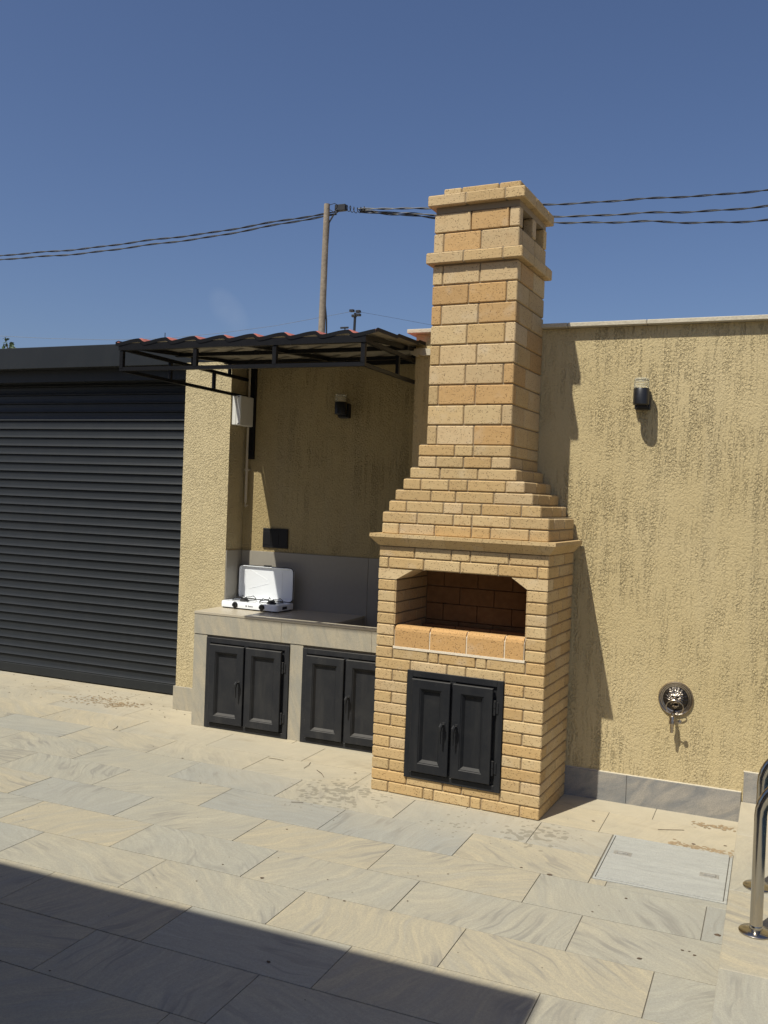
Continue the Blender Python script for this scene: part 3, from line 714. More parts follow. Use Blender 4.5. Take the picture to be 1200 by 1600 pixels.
def band(z, off, h=.068):
    ls = fill([F, F, H], cx1-cx0+2*off, .006); x = cx0-off
    for i, L in enumerate(ls):
        dd = H if i < 2 else H; brick(x, x+L, cy0-off, cy0-off+(.25 if i == 2 else H), z, z+h, 'p' if i == 0 else 'y'); x += L+.006
    y = cy0-off+.25+.006
    for L in fill([F, .13], cyb+off-y, .006):
        brick(cx1+off-H, cx1+off, y, y+L, z, z+h, 'y'); leftstuff.cbox(cx0-off, cx0-off+H, y, y+L, z, z+h, .0042); y += L+.006
    leftstuff.cbox(cx0-off, cx0-off+H, cy0-off+H+.006, cy0-off+.25, z, z+h, .0042)
    leftstuff.cbox(cx0-off+H+.006, cx1+off-H-.006, cyb+off-H, cyb+off, z, z+h, .0042)
band(zb+.002, .037)
z = zb+.076
chrow(z, ('Qp', 'Fo', 'Fp')); z += BP
# top course: front and back walls with vent openings left between posts on the sides
for i, (a, L) in enumerate(zip(('Fp', 'Fo', 'Qp'), fill([F, F, Q], cx1-cx0, .006))):
    xx = cx0+sum(fill([F, F, Q], cx1-cx0, .006)[:i])+.006*i
    brick(xx, xx+L, cy0, cy0+Q, z, z+bh, a[1])
    leftstuff.cbox(xx, xx+L, cyb-Q, cyb, z, z+bh, .0042)
for xx in (cx0, cx1-Q): brick(xx, xx+Q, .285, .285+.075, z, z+bh, 'p')
z += BP
m = MB(); m.box(cx0+.006, cx1-.006, cy0+.008, cyb-.006, z-.004, z+.034); m.build('lintel_slab', 'mortar', bbq)
zc = z+.036; band(zc, .037, .068)
zt2 = zc+.074; m = MB(); ls = fill([H, F, H+.02], cx1-cx0-.05, .006); x = cx0+.025
for L in ls: brick(x, x+L, cy0+.075, cy0+.195, zt2, zt2+.066, 'y'); x += L+.006
y = cy0+.201
for L in fill([F, H], cyb-.03-y, .006): brick(cx1-.025-H, cx1-.025, y, y+L, zt2, zt2+.066, 'y'); leftstuff.cbox(cx0+.025, cx0+.025+H, y, y+L, zt2, zt2+.066, .0042); y += L+.006
# left flank below the mantel
for r in range(1, 23):
    zz = zrow(r); y = (F if r % 2 else H)+GAP
    for L in fill([F, H] if r % 2 else [F, F], D-y): leftstuff.cbox(L0, L0+.1, y, y+L, zz, zz+BH, .0042) if not (r < 23 and False) else None; y += L+GAP
lo = leftstuff.build('flank_bricks', 'brick', bbq, kind='stuff'); lo.color = (.60, .43, .20, 1)
# mortar behind the bricks, firebox left open
i_ = .0095; c = MB()
c.box(L0+i_, L1-i_, i_, D-.002, 0, 13*P-.001)
c.box(L0+i_, L0+H-.004, i_, D-.002, 13*P, 20*P-.001); c.box(L1-H+.004, L1-i_, i_, D-.002, 13*P, 20*P-.001)
c.box(L0+i_, L1-i_, i_, H-.01, 20*P, 22*P-.001); c.box(L0+i_, L0+.1, H, D-.002, 20*P, 22*P-.001); c.box(L1-.1, L1-i_, H, D-.002, 20*P, 22*P-.001)
c.box(L0+.1, L1-.1, D-.06, D-.002, 13*P, 22*P-.001)
c.box(L0+.03, L1-.03, .02, D-.002, 22*P, 23*P+.004)
for (r, x0, x1, y0, fr, sd) in hood: c.box(x0+i_, x1-i_, y0+i_, D-.004, (r-1)*P+.005, r*P+.0045)
c.box(cx0+i_, cx1-i_, cy0+i_, cyb-i_, 31*P+.005, zb+.002); c.box(cx0-.03, cx1+.03, cy0-.03, cyb+.03, zb+.003, zb+.074)
c.box(cx0+i_, cx1-i_, cy0+i_, cyb-i_, zb+.0745, zb+.076+BP-.002)
c.box(cx0-.03, cx1+.03, cy0-.03, cyb+.03, zc+.003, zc+.070); c.box(cx0+.035, cx1-.035, cy0+.085, cyb-.035, zc+.071, zt2+.055)
c.build('mortar_core', 'mortar', bbq)
# firebox lining: brick courses, sooted
m = MB(); yb_ = D-.09
for k in range(5):
    z0_ = 13*P+.02+k*.118; sh = .12 if k % 2 else 0
    x = L0+H+.012+ (-.12 if k % 2 else 0)
    while x < L1-H-.012:
        a = max(x, L0+H+.012); b = min(x+.245, L1-H-.012)
        if b-a > .03: m.cbox(a, b, yb_, yb_+.028, z0_, z0_+.114, .003)
        x += .249
for s_ in (0, 1):
    if s_ == 0: m.build('firebox_back', 'soot', bbq, kind='stuff')
    m = MB() if s_ == 0 else m
    xx = (L0+H+.001, L0+H+.011) if s_ == 0 else (L1-H-.011, L1-H-.001)
    for k in range(8):
        z0_ = zrow(14+k); y = .064 if k < 2 else .003
        if k % 2: m.cbox(xx[0], xx[1], y, .22, z0_, z0_+BH, .002); m.cbox(xx[0], xx[1], .224, .42, z0_, z0_+BH, .002); m.cbox(xx[0], xx[1], .424, yb_, z0_, z0_+BH, .002)
        else: m.cbox(xx[0], xx[1], y, .12, z0_, z0_+BH, .002); m.cbox(xx[0], xx[1], .124, .34, z0_, z0_+BH, .002); m.cbox(xx[0], xx[1], .344, yb_, z0_, z0_+BH, .002)
lin = m.build('firebox_lining', 'brick', bbq, kind='stuff'); lin.color = (.40, .28, .14, 1)
m = MB()
x = L0+H+.013
while x < L1-H-.02:
    b = min(x+.246, L1-H-.013); m.cbox(x, b, yb_-.065, yb_-.002, 13*P+.012, 13*P+.11, .003); x += .25
m.build('firebox_ledge', 'soot', bbq, kind='stuff')
m = MB(); m.box(L0+H+.012, L1-H-.012, .064, yb_, 13*P+.001, 13*P+.011); m.build('firebox_floor', 'soot', bbq)
m = MB(); m.box(L0+.1, L1-.1, H-.009, D-.062, 21.9*P, 21.98*P); m.build('firebox_ceiling', 'soot', bbq)
cabinet(bbq, DX0, DX1, .127, .822, .002, (True, True), pm='paint_bbq')

# ------------------------------------------------------------ canopy over the recess
can = thing('lean_to_canopy', 'small black steel lean-to canopy with red tile-profile metal roof over the counter', 'canopy', (-2.1, -.25, 2.775))
COFF = Vector((2.1, .25, -2.775))
def kp(mb, name, mat, **k):
    o = mb.build(name, mat, None, **k); o.parent = can; o.location = COFF; return o
def bar(a, b, w, h, name='beam'):
    """square bar between two points"""
    a, b = Vector(a), Vector(b); d = b-a; L = d.length; t = d.normalized()
    s_ = t.cross(Vector((0, 0, 1))); s_ = s_.normalized() if s_.length > .01 else Vector((1, 0, 0)); u = s_.cross(t).normalized()
    m = MB(); vs = [a+s_*(i*w/2)+u*(j*h/2) for i, j in ((-1, -1), (1, -1), (1, 1), (-1, 1))]; vs += [v+d for v in vs]
    m.add(vs, [(0, 1, 2, 3), (7, 6, 5, 4), (0, 4, 5, 1), (1, 5, 6, 2), (2, 6, 7, 3), (3, 7, 4, 0)]); kp(m, name, 'paint_bar')
xl, xr, yf, yw = -3.06, -1.175, -.232, BY-.02
zl, zm = 2.762, 2.925; zr = 2.762+.0
bar((xl-.015, yf, zl+.008), (xr+.015, yf, zl), .025, .025, 'lower_bar')
bar((xl-.02, yf, zm), (xr+.02, yf, zm-.004), .04, .046, 'front_beam')
for x in (xl, -2.437, -1.815, xr): bar((x, yf, zl+.012), (x, yf, zm-.028), .028, .028, 'post')
for x in (xl, xr):
    ye = yw if x == xl else WY+.0
    bar((x, yf+.014, zl), (x, yw-.02 if x == xl else BY-.02, zl), .022, .024, 'side_bar')
    bar((x, yf+.024, zm-.012), (x, BY-.02, zm-.012), .025, .026, 'side_bar')
    bar((x, yf+.024, zm+.012), (x, BY-.02, zm+.124), .025, .028, 'rafter')
    for y in (.33, .92): 
        bar((x, y, zl+.012), (x, y, zm-.025), .024, .024, 'post')
    for y in (.62, 1.15): bar((x, y, zm+.001), (x, y, zm+.024+(y-yf)*.066), .022, .022, 'post')
bar((-2.12, yf+.024, zm+.008), (-2.12, BY-.02, zm+.122), .03, .03, 'rafter')
for y in (.44, 1.12): bar((xl-.03, y, zm+.004+(y-yf)*.066), (xr+.03, y, zm+.004+(y-yf)*.066), .03, .028, 'purlin')
bar((xl, BY-.018, zm+.115), (xr, BY-.018, zm+.115), .03, .035, 'wall_plate')
m = MB(); m.cbox(-3.035, -2.985, BY-.034, BY-.001, 2.222, 3.02, .002); m.cbox(-3.022, -2.998, BY-.05, BY-.034, 2.30, 2.33, .002); kp(m, 'wall_bracket', 'paint_bar')
m = MB(); m.cbox(xr-.02, xr+.026, WY+.72, BY-.001, 2.60, 3.02, .002)
# roof sheet: asymmetric waves across, small steps along the slope
def roofz(x, y):
    u = ((x+3.09)/.232) % 1.0
    w = .024*math.sin(math.pi/2*u/.80)**1.6 if u < .80 else .024*(.5+.5*math.cos(math.pi*(u-.80)/.20))
    s_ = ((y-yf)/.35) % 1.0
    return zm+.024+(y-yf)*.066+w+.012*(1-s_)-.004
m = MB(); NX, NY = 130, 60
y_edge = yf-.022
ysteps = []
yy = y_edge
while yy < BY-.002:
    ysteps.append(yy); yy += .0335
k = 0
xe0, xe1 = -3.105, -1.088
def rpt(u, v, dz): 
    x = xe0+(xe1-xe0)*u; y = y_edge+(BY-.003-y_edge)*v; return (x, y, roofz(x, y)+dz)
m.cur = 0; m.grid(lambda u, v: rpt(u, v, .004), NX, NY); m.cur = 1
o0 = len(m.v); m.grid(lambda u, v: rpt(1-u, v, 0), NX, NY)
m.cur = 2
def strip(fn, n):
    o1 = len(m.v)
    for i in range(n+1): m.v += [fn(i/n, .011), fn(i/n, -.014)]
    for i in range(n): m.f.append((o1+2*i, o1+2*i+1, o1+2*i+3, o1+2*i+2)); m.mi.append(2)
strip(lambda t, d: (lambda p: (p[0], p[1]-.0015, p[2]))(rpt(t, 0, d)), NX); strip(lambda t, d: (lambda p: (p[0]+.0015, p[1], p[2]))(rpt(1, t, d)), NY); strip(lambda t, d: (lambda p: (p[0]-.0015, p[1], p[2]))(rpt(0, 1-t, d)), NY)
kp(m, 'roof_sheet', ['terracotta', 'roofunder', 'paint_bar'])

# ------------------------------------------------------------ broken coping end beside the canopy
m = MB(); m.prism([(-1.19, 2.955), (-1.165, 2.945), (-1.14, 2.935), (-1.125, 2.95), (-1.10, 2.943), (-1.03, 2.945), (-1.02, 2.985), (-1.10, 2.995), (-1.18, 2.99)], 1, WY-.035, WY-.001)
m.build('mortar_flashing', 'coping', wall, loc=(0, -WY, 0))

# ------------------------------------------------------------ camping stove on the counter
st = thing('gas_camping_stove', 'white two-burner gas camping stove with raised lid standing on the counter', 'stove', (-3.085, 1.165, CT), -.055)
SW, SD, SH = .575, .27, .062
def rr(w, d, r, n=5, x=0, y=0):
    pts = []
    for (cx, cy, a0) in ((w-r, r, -90), (w-r, d-r, 0), (r, d-r, 90), (r, r, 180)):
        for k in range(n+1): a = R(a0+90*k/n); pts.append((x+cx+r*math.cos(a), y+cy+r*math.sin(a)))
    return pts
m = MB(); rings = [(0, .012, .030), (.0, .016, .030), (0, SH-.008, .030), (.003, SH-.002, .030), (.008, SH, .028), (.022, SH, .022), (.027, SH-.008, .02)]
vs = []; n = None
for (ins, zz, r) in rings:
    pts = rr(SW-2*ins, SD-2*ins, r, 5, ins, ins); n = len(pts); vs += [(a, b, zz) for a, b in pts]
fs = [tuple(reversed(range(n)))]
for a in range(len(rings)-1):
    for k in range(n): fs.append((a*n+k, a*n+(k+1) % n, (a+1)*n+(k+1) % n, (a+1)*n+k))
fs.append(tuple(range((len(rings)-1)*n, len(rings)*n))); m.add(vs, fs); m.build('body', 'enamel', st, smooth=True)
for (a, b) in ((.03, .03), (SW-.04, .03), (.03, SD-.03), (SW-.04, SD-.03)):
    m = MB(); m.lathe([(.020, 0), (.022, .012)], a, b, 0, 12); m.build('foot', 'blackplastic', st)
for x in (.155, .425):
    m = MB(); m.lathe([(.0255, 0), (.0255, -.006), (.021, -.010), (.019, -.020), (.0, -.020)], x, 0, .037, 20, 'y'); m.box(x-.004, x+.004, -.026, -.018, .019, .055)
    m.build('knob', 'blackplastic', st, smooth=True)
for x in (.15, .425):
    y0 = .142
    m = MB(); m.lathe([(.040, SH-.008), (.040, SH+.004), (.030, SH+.008), (.030, SH+.016), (.024, SH+.020), (0, SH+.020)], x, y0, 0, 20); m.build('burner', 'castiron', st, smooth=True)
    m = MB()
    for a in range(4):
        t_ = R(45+90*a); cx_, sx_ = math.cos(t_), math.sin(t_)
        m.tube([(x+.105*cx_, y0+.095*sx_, SH-.004), (x+.100*cx_, y0+.092*sx_, SH+.018), (x+.075*cx_, y0+.07*sx_, SH+.038), (x+.06*cx_, y0+.055*sx_, SH+.030), (x+.02*cx_, y0+.02*sx_, SH+.028)], .0032, 6)
    m.tube([(x+.103*math.cos(R(b)), y0+.094*math.sin(R(b)), SH+.010) for b in range(0, 361, 20)], .003, 6); m.build('pan_support', 'castiron', st, smooth=True)
m = MB(); m.box(SW+.0005, SW+.002, .08, .15, .022, .045); m.build('side_vent', 'blackplastic', st)
# lid: shallow tray standing on its hinge edge, its inside towards us
LH = .285; ly = SD-.012
m = MB(); vs = []; rings = [(0, .012, .035), (0, -.012, .035), (.004, -.014, .033), (.007, -.012, .031), (.010, .004, .028)]
for (ins, yy, r) in rings:
    pts = rr(SW-.02-2*ins, LH-2*ins, r, 6, .01+ins, ins); n = len(pts); vs += [(a, ly+yy, SH+.006+b) for a, b in pts]
fs = [tuple(range(n))]
for a in range(len(rings)-1):
    for k in range(n): fs.append((a*n+k, a*n+(k+1) % n, (a+1)*n+(k+1) % n, (a+1)*n+k))
fs.append(tuple(reversed(range((len(rings)-1)*n, len(rings)*n))))
m.add(vs, fs); lid = m.build('lid', 'enamel', st, smooth=True)
m = MB(); pts = rr(SW-.016, LH+.004, .037, 6, .008, -.002); m.tube([(a, ly-.006, SH+.006+b) for a, b in pts+pts[:1]], .0042, 6); m.build('rim_trim', 'blackplastic', lid, smooth=True)
m = MB(); m.cbox(SW*.46, SW*.58, ly-.014, ly+.012, SH+LH+.004, SH+LH+.020, .003); m.build('handle', 'blackplastic', lid)
for a in (.1, .76):
    m = MB(); m.box(.01+SW*a, .01+SW*a+.002, ly+.0018, ly+.0038, SH+.03, SH+LH-.03); m.build('pressed_rib', 'enamel', lid)
for a, b in (((.2, .9), (.52, .62)), ((.2, .32), (.55, .52))):
    m = MB(); m.tube([(SW*a[0], ly+.0035, SH+LH*a[1]), (SW*b[0], ly+.0035, SH+LH*b[1])], .0018, 6); m.build('pressed_rib', 'enamel', lid)
m = MB(); m.tube([(.03, SD-.02, SH+.006), (SW-.03, SD-.02, SH+.006)], .006, 8); m.build('hinge_rod', 'castiron', st)
# small printed mark on the front: a dot and a word too small to read, as short strokes
m = MB()
m.box(.262, .272, -.0009, -.0002, .027, .041)
x = .286
for k, (w_, h_) in enumerate(((.003, .015), (.003, .010), (.003, .0095), (.003, .010), (.003, .009), (.003, .010), (.003, .0095))):
    m.box(x, x+w_, -.0009, -.0002, .028, .028+h_); m.box(x+w_, x+w_+.0028, -.0009, -.0002, .028+h_*.35*(1+k % 2), .031+h_*.35*(1+k % 2)); x += w_+.0042
m.build('printed_mark', 'logo', st, kind='stuff')

# ------------------------------------------------------------ boxes, pipe, lamps on the walls
jb = thing('junction_box', 'pale grey plastic electrical box on the side of the pillar under the canopy', 'electrical box', (-3.085, 1.36, 2.63))
m = MB(); m.cbox(.0, .040, -.115, .115, -.125, .125, .004); m.build('back_shell', 'greyplastic', jb)
m = MB(); m.cbox(.042, .088, -.117, .117, -.127, .127, .006); m.build('cover', 'greyplastic', jb)
m = MB(); m.tube([(.066, -.116, .115), (.066, -.119, .115)], .006, 8); m.tube([(.066, -.116, -.115), (.066, -.119, -.115)], .006, 8); m.build('screw', 'blackplastic', jb)
pipe = thing('conduit_pipe', 'cream conduit pipe running down the recess corner from the grey box', 'pipe', (-3.045, 1.45, 2.5))
m = MB(); m.tube([(0, 0, 0), (0, 0, -.66)], .013, 12); m.tube([(0, 0, .25), (0, 0, .52)], .013, 12); m.build('tube', 'pipe', pipe, smooth=True)
m = MB(); m.tube([(0, 0, -.36), (0, 0, -.385)], .0165, 12); m.box(-.025, .025, -.006, .028, -.378, -.368); m.build('clamp', 'pipe', pipe)
m = MB(); m.tube([(0, 0, -.655), (.0, -.004, -.68), (.015, -.01, -.69), (.03, -.012, -.682)], .006, 8); m.tube([(0, 0, -.655), (-.005, -.004, -.69), (.01, -.008, -.70)], .004, 8); m.build('wire_end', 'pipe', pipe, smooth=True)

sw = thing('socket_plate', 'black glossy wall socket plate on the back wall above the stove', 'socket', (-2.745, BY, 1.54))
m = MB(); m.cbox(-.125, .125, -.014, -.001, -.085, .085, .004); m.build('plate', 'blackplastic', sw)
for x in (-.082, 0, .082): 
    m = MB(); m.cbox(x-.037, x+.037, -.017, -.0142, -.06, .06, .002); m.build('rocker', 'blackplastic', sw)

def lamp(loc, label):
    l = thing('wall_lamp', label, 'wall lamp', loc, group='black cylinder wall lamps')
    cyy = -.105
    m = MB(); m.lathe([(.0, -.052), (.046, -.052), (.050, -.048), (.050, .048), (.047, .052), (0, .052)], 0, cyy, 0, 28); m.build('housing', 'blackplastic', l, smooth=True)
    m = MB(); m.cbox(-.048, .048, -.048, -.001, -.075, .045, .004); m.box(-.035, .035, cyy+.02, -.048, -.068, -.02); m.build('mount', 'blackplastic', l)
    pr = [(.0, .053), (.047, .053)]
    for k in range(4): pr += [(.048, .056+k*.015), (.048, .064+k*.015), (.0455, .067+k*.015)]
    pr += [(.046, .114), (.040, .118), (0, .118)]
    m = MB(); m.lathe(pr, 0, cyy, 0, 28); m.build('diffuser', 'glass', l, smooth=True)
    return l
lamp((.431, WY, 2.628), 'black cylinder wall lamp with clear top on the sunlit wall right of the chimney')
lamp((-2.112, BY, 2.655), 'black cylinder wall lamp in shade on the recess back wall under the canopy')

# ------------------------------------------------------------ lion head tap
lion = thing('lion_head_tap', 'antique metal lion head wall tap with ring in its mouth above the skirting', 'tap', (.708, WY, .719))
RL = .108
m = MB(); prof = [(RL, 0), (RL, -.012), (RL-.004, -.017), (RL-.010, -.015), (RL-.014, -.009), (RL-.020, -.008), (RL-.024, -.014), (RL-.030, -.012), (RL-.033, -.006), (0, -.006)]
m.lathe(prof, 0, 0, 0, 48, 'y'); m.build('backplate', 'bronze', lion, smooth=True)
def gs(x, y, cx, cy, sx, sy): return math.exp(-((x-cx)/sx)**2-((y-cy)/sy)**2)
def lionh(x, y):
    """relief height at x,y in units of the radius"""
    r = math.hypot(x, y-.05); a = math.atan2(x, y-.05)
    h = 0
    man = max(0, 1-abs(r-.52)/.34)**.6
    h += man*(.16+.13*abs(math.sin(a*9+1.6*math.sin(r*7)))*(1 if r > .30 else .4))
    h += .42*gs(x, y, 0, .08, .36, .42)                 # skull
    h += .20*gs(x, y, 0, .06, .10, .26)                 # nose bridge
    h += .16*gs(x, y, 0, -.12, .13, .09)                # nose
    for s_ in (-1, 1):
        h += .17*gs(x, y, s_*.13, -.22, .13, .11)       # muzzle pads
        h += .13*gs(x, y, s_*.17, .24, .12, .07)        # brow
        h -= .17*gs(x, y, s_*.17, .13, .075, .05)       # eye socket
        h += .07*gs(x, y, s_*.17, .13, .035, .028)
        h += .10*gs(x, y, s_*.26, .0, .09, .14)         # cheek
        h += .22*gs(x, y, s_*.40, .42, .10, .10)-.20*gs(x, y, s_*.40, .40, .05, .055)   # ears
    h -= .26*gs(x, y, 0, -.36, .16, .055)               # open mouth
    h += .18*gs(x, y, 0, -.47, .13, .08)                # chin
    h += .06*abs(math.sin(x*34))*gs(x, y, 0, -.62, .22, .12)+.12*gs(x, y, 0, -.60, .2, .15)
    return h*max(0, min(1, (.90-math.hypot(x, y))/.10))
m = MB(); NR, NA = 34, 84; RR = RL*.80; vs = [(0, -.006-lionh(0, 0)*RR*.72, 0)]
for i in range(1, NR+1):
    for k in range(NA):
        a = 2*math.pi*k/NA; r = i/NR; x, y = r*math.sin(a), r*math.cos(a); vs.append((x*RR, -.006-lionh(x*.95, y*.95)*RR*.72, y*RR))
fs = [(0, 1+k, 1+(k+1) % NA) for k in range(NA)]
for i in range(NR-1):
    for k in range(NA): fs.append((1+i*NA+k, 1+(i+1)*NA+k, 1+(i+1)*NA+(k+1) % NA, 1+i*NA+(k+1) % NA))
m.add(vs, fs)
# darker metal on the low parts, mouth and eye sockets of the casting
for q_, f in enumerate(m.f):
    p = sum((Vector(m.v[i]) for i in f), Vector())/len(f); x, y = p.x/RR, p.z/RR; r = math.hypot(x, y-.05)
    m.mi[q_] = 1 if (p.y > -.026 and r > .30) or gs(x, y, 0, -.36, .17, .06) > .45 or max(gs(x, y, -.17, .13, .07, .05), gs(x, y, .17, .13, .07, .05)) > .5 else 0
o = m.build('lion_face', ['bronze', 'bronze_dark'], lion); o.data.shade_smooth()
m = MB(); m.tube([(.052*math.sin(R(a)), -.048-.012*math.cos(R(a)), -.048+.046*math.cos(R(a))) for a in range(0, 361, 12)], .0036, 8); m.build('mouth_ring', 'bronze', lion, smooth=True)
m = MB(); m.tube([(-.006, -.02, -.085), (-.008, -.055, -.088), (-.010, -.072, -.097)], .010, 10); m.build('spout_arm', 'bronze', lion, smooth=True)
m = MB(); m.lathe([(0, .02), (.010, .02), (.013, .01), (.010, .0), (.015, -.008), (.015, -.022), (.019, -.030), (.019, -.048), (.012, -.056), (.0105, -.078), (.009, -.105), (0, -.105)], -.010, -.074, -.100, 16); m.build('tap_body', 'bronze', lion, smooth=True)
m = MB(); m.tube([(-.010, -.074, -.135), (.028, -.090, -.130)], .004, 8); m.lathe([(0, -.009), (.013, -.006), (.015, 0), (.013, .006), (0, .009)], .036, -.092, -.128, 14, 'y'); m.build('tap_lever', 'bronze', lion, smooth=True)

# ------------------------------------------------------------ inspection hatch
ha = thing('inspection_hatch', 'square pale grey inspection hatch with two lifting handles set flush in the paving', 'hatch', (.779, -.35, 0))
w2, d2 = .327, .345
m = MB()
for (a, b, c_, d_) in ((-w2, w2, -d2, -d2+.018), (-w2, w2, d2-.010, d2), (-w2, -w2+.010, -d2+.0185, d2-.0105), (w2-.014, w2, -d2+.0185, d2-.0105)): m.cbox(a, b, c_, d_, -.03, .002, .001)
m.build('hatch_frame', 'hatch', ha)
m = MB(); m.cbox(-w2+.0145, w2-.018, -d2+.0225, d2-.0145, -.02, .0035, .0015); m.build('lid', 'hatch', ha)
m = MB(); m.box(-w2, w2, -d2, d2, -.05, -.021); m.build('hatch_pit', 'blackplastic', ha)
for (hx, hy, s_) in ((-.235, .06, 1), (.225, -.03, -1)):
    m = MB(); m.cbox(hx-.048, hx+.048, hy-.030, hy+.030, .0036, .0055, .0008); m.box(hx-.036, hx+.036, hy-.016, hy+.016, .0056, .0060)
    m.tube([(hx-.03*s_, hy, .0075), (hx+.012*s_, hy, .0085), (hx+.028*s_, hy-.006, .0075)], .0034, 8); m.tube([(hx-.03*s_, hy-.02, .0075), (hx-.03*s_, hy+.018, .0075)], .0032, 8); m.build('lifting_handle', 'hatch_metal', ha)

# ------------------------------------------------------------ pool hand rails
def rail(x, y, label):
    r_ = thing('pool_handrail', label, 'handrail', (x, y, DH), group='steel pool ladder rails')
    pts = [(0, 0, .0), (0, 0, .3), (0, 0, .50)]
    for a in range(0, 91, 10): pts.append((.17-.17*math.cos(R(a)), 0, .50+.17*math.sin(R(a))))
    pts += [(.5, 0, .67), (.66, 0, .67)]
    for a in range(0, 91, 10): pts.append((.68+.13*math.sin(R(a)), 0, .54+.13*math.cos(R(a))))
    pts += [(.81, 0, .3), (.81, 0, -.3)]
    m = MB(); m.tube(pts, .0262, 20); m.build('tube', 'steel', r_, smooth=True)
    m = MB(); m.lathe([(.070, .001), (.070, .006), (.066, .010), (.036, .014), (.0275, .018), (.0275, .032), (.0263, .034)], 0, 0, 0, 36)
    m.build('flange', 'steel', r_, smooth=True)
rail(1.246, -1.262, 'polished steel pool handrail nearest to us, its round flange whole in view')
rail(1.246, -.745, 'polished steel pool handrail standing behind the nearer rail beside the wall')

# ------------------------------------------------------------ poles and overhead cables
def at(u, v, dep): return Vector(cam.matrix_world.translation)+(fw+r2*((u-600)/CF)-u2*((v-800)/CF))*dep
top = at(511, 319, 22); bot = at(501.5, 540, 22); d = (top-bot).normalized(); base = top-d*(top.z/d.z)
pole = thing('utility_pole', 'weathered grey wooden utility pole rising behind the canopy', 'utility pole', base)
m = MB(); m.tube([(0, 0, -.3), tuple((top-base)*.5), tuple(top-base)], [.105, .088, .070], 14); m.build('shaft', 'wood', pole, smooth=True)
cl = at(532, 326, 22)-base; cl2 = at(545, 327, 22)-base
m = MB(); c0 = cl; m.cbox(c0.x-.13, c0.x+.15, c0.y-.06, c0.y+.06, c0.z-.06, c0.z+.09, .01); m.build('insulator', 'cable', pole)
m = MB(); tp = top-base
m.tube([tuple(tp+Vector((.05, 0, -.03))), tuple(tp+Vector((.2, .0, .0))), tuple(c0+Vector((0, 0, .05)))], .008, 6)
m.tube([tuple(tp+Vector((.05, 0, -.12))), tuple(tp+Vector((.18, .0, -.2))), tuple(c0+Vector((0, 0, .03)))], .010, 6); m.build('stay_wire', 'cable', pole)
m = MB(); dn = [c0+Vector((-.02, 0, -.03)), at(521, 336, 22)-base, at(514, 348, 22)-base, at(512, 380, 22)-base, at(508.5, 440, 22)-base, at(507.5, 470, 22)-base, at(510, 500, 22)-base, at(510, 530, 22)-base]
m.tube([tuple(p) for p in dn], .020, 8); m.build('down_cable', 'cable', pole, smooth=True)
m = MB(); pts = []
for i in range(90):
    f = i/89; p = at(541+32*f, 326.5+1.5*f, 22)-base; a = f*2*math.pi*6; rr_ = .07*(1-.2*f)+.02*math.sin(f*31); pts.append(tuple(p+Vector((0, math.cos(a)*rr_, math.sin(a)*rr_))))
m.tube(pts, .009, 6); m.build('coiled_wire', 'cable', pole, smooth=True)
def twisted(a, b, sag, r, pitch, label, n=None, strands=2, wob=0.0):
    L = (b-a).length; n = n or int(L/pitch*8); t = (b-a).normalized(); s_ = t.cross(Vector((0, 0, 1))).normalized(); u = s_.cross(t)
    m = MB()
    for k in range(strands):
        pts = []
        for i in range(n+1):
            f = i/n; p = a.lerp(b, f)+Vector((0, 0, -4*sag*f*(1-f)+wob*math.sin(f*23)+wob*.6*math.sin(f*51+1)))
            ph = 2*math.pi*(f*L/pitch+k/strands); pts.append(tuple(p-a+(s_*math.cos(ph)+u*math.sin(ph))*r*1.0))
        m.tube(pts, r*.9, 5)
    o = m.build('overhead_cable', 'cable', None, smooth=True, loc=a); o['label'] = label; o['category'] = 'cable'; o['group'] = 'overhead cables'; return o
pl = at(517, 331, 22); 
twisted(at(-160, 408, 27), at(524, 331, 22), .22, .014, 1.0, 'upper of the two twisted black cables running left from the utility pole', wob=.012)
twisted(at(-160, 411, 27), at(526, 334, 22), .29, .014, 1.15, 'lower of the two twisted black cables running left from the utility pole', wob=.012)
ch = at(560, 327, 22)
twisted(ch, at(1330, 286, 19), .12, .014, .95, 'highest of the three twisted cables running right behind the chimney top', wob=.01)
twisted(ch+Vector((0, .05, -.03)), at(1330, 311, 19), .22, .014, 1.1, 'middle one of the three twisted cables running right behind the chimney top', wob=.015)
twisted(ch+Vector((0, .1, -.05)), at(1330, 340, 19), .16, .014, 1.05, 'lowest of the three twisted cables running right behind the chimney top', wob=.02)
def thin(pts, r, label):
    a = pts[0]; m = MB(); m.tube([tuple(p-a) for p in pts], r, 5); o = m.build('thin_wire', 'cable', None, loc=a); o['label'] = label; o['category'] = 'wire'
def spl(ps, dep, n=10):
    out = []
    for (u0, v0), (u1, v1) in zip(ps[:-1], ps[1:]):
        for i in range(n): f = i/n; out.append(at(u0+(u1-u0)*f, v0+(v1-v0)*f, dep))
    out.append(at(*ps[-1], dep)); return out
thin(spl([(-60, 519), (0, 525), (80, 529), (170, 531), (255, 529), (340, 521), (430, 509), (500, 496), (554, 486)], 70), .012, 'faint thin wire sagging across the sky to the far lamp mast')
thin(spl([(554, 486), (600, 494), (670, 507), (760, 516)], 70), .010, 'faint thin wire running right from the far lamp mast')
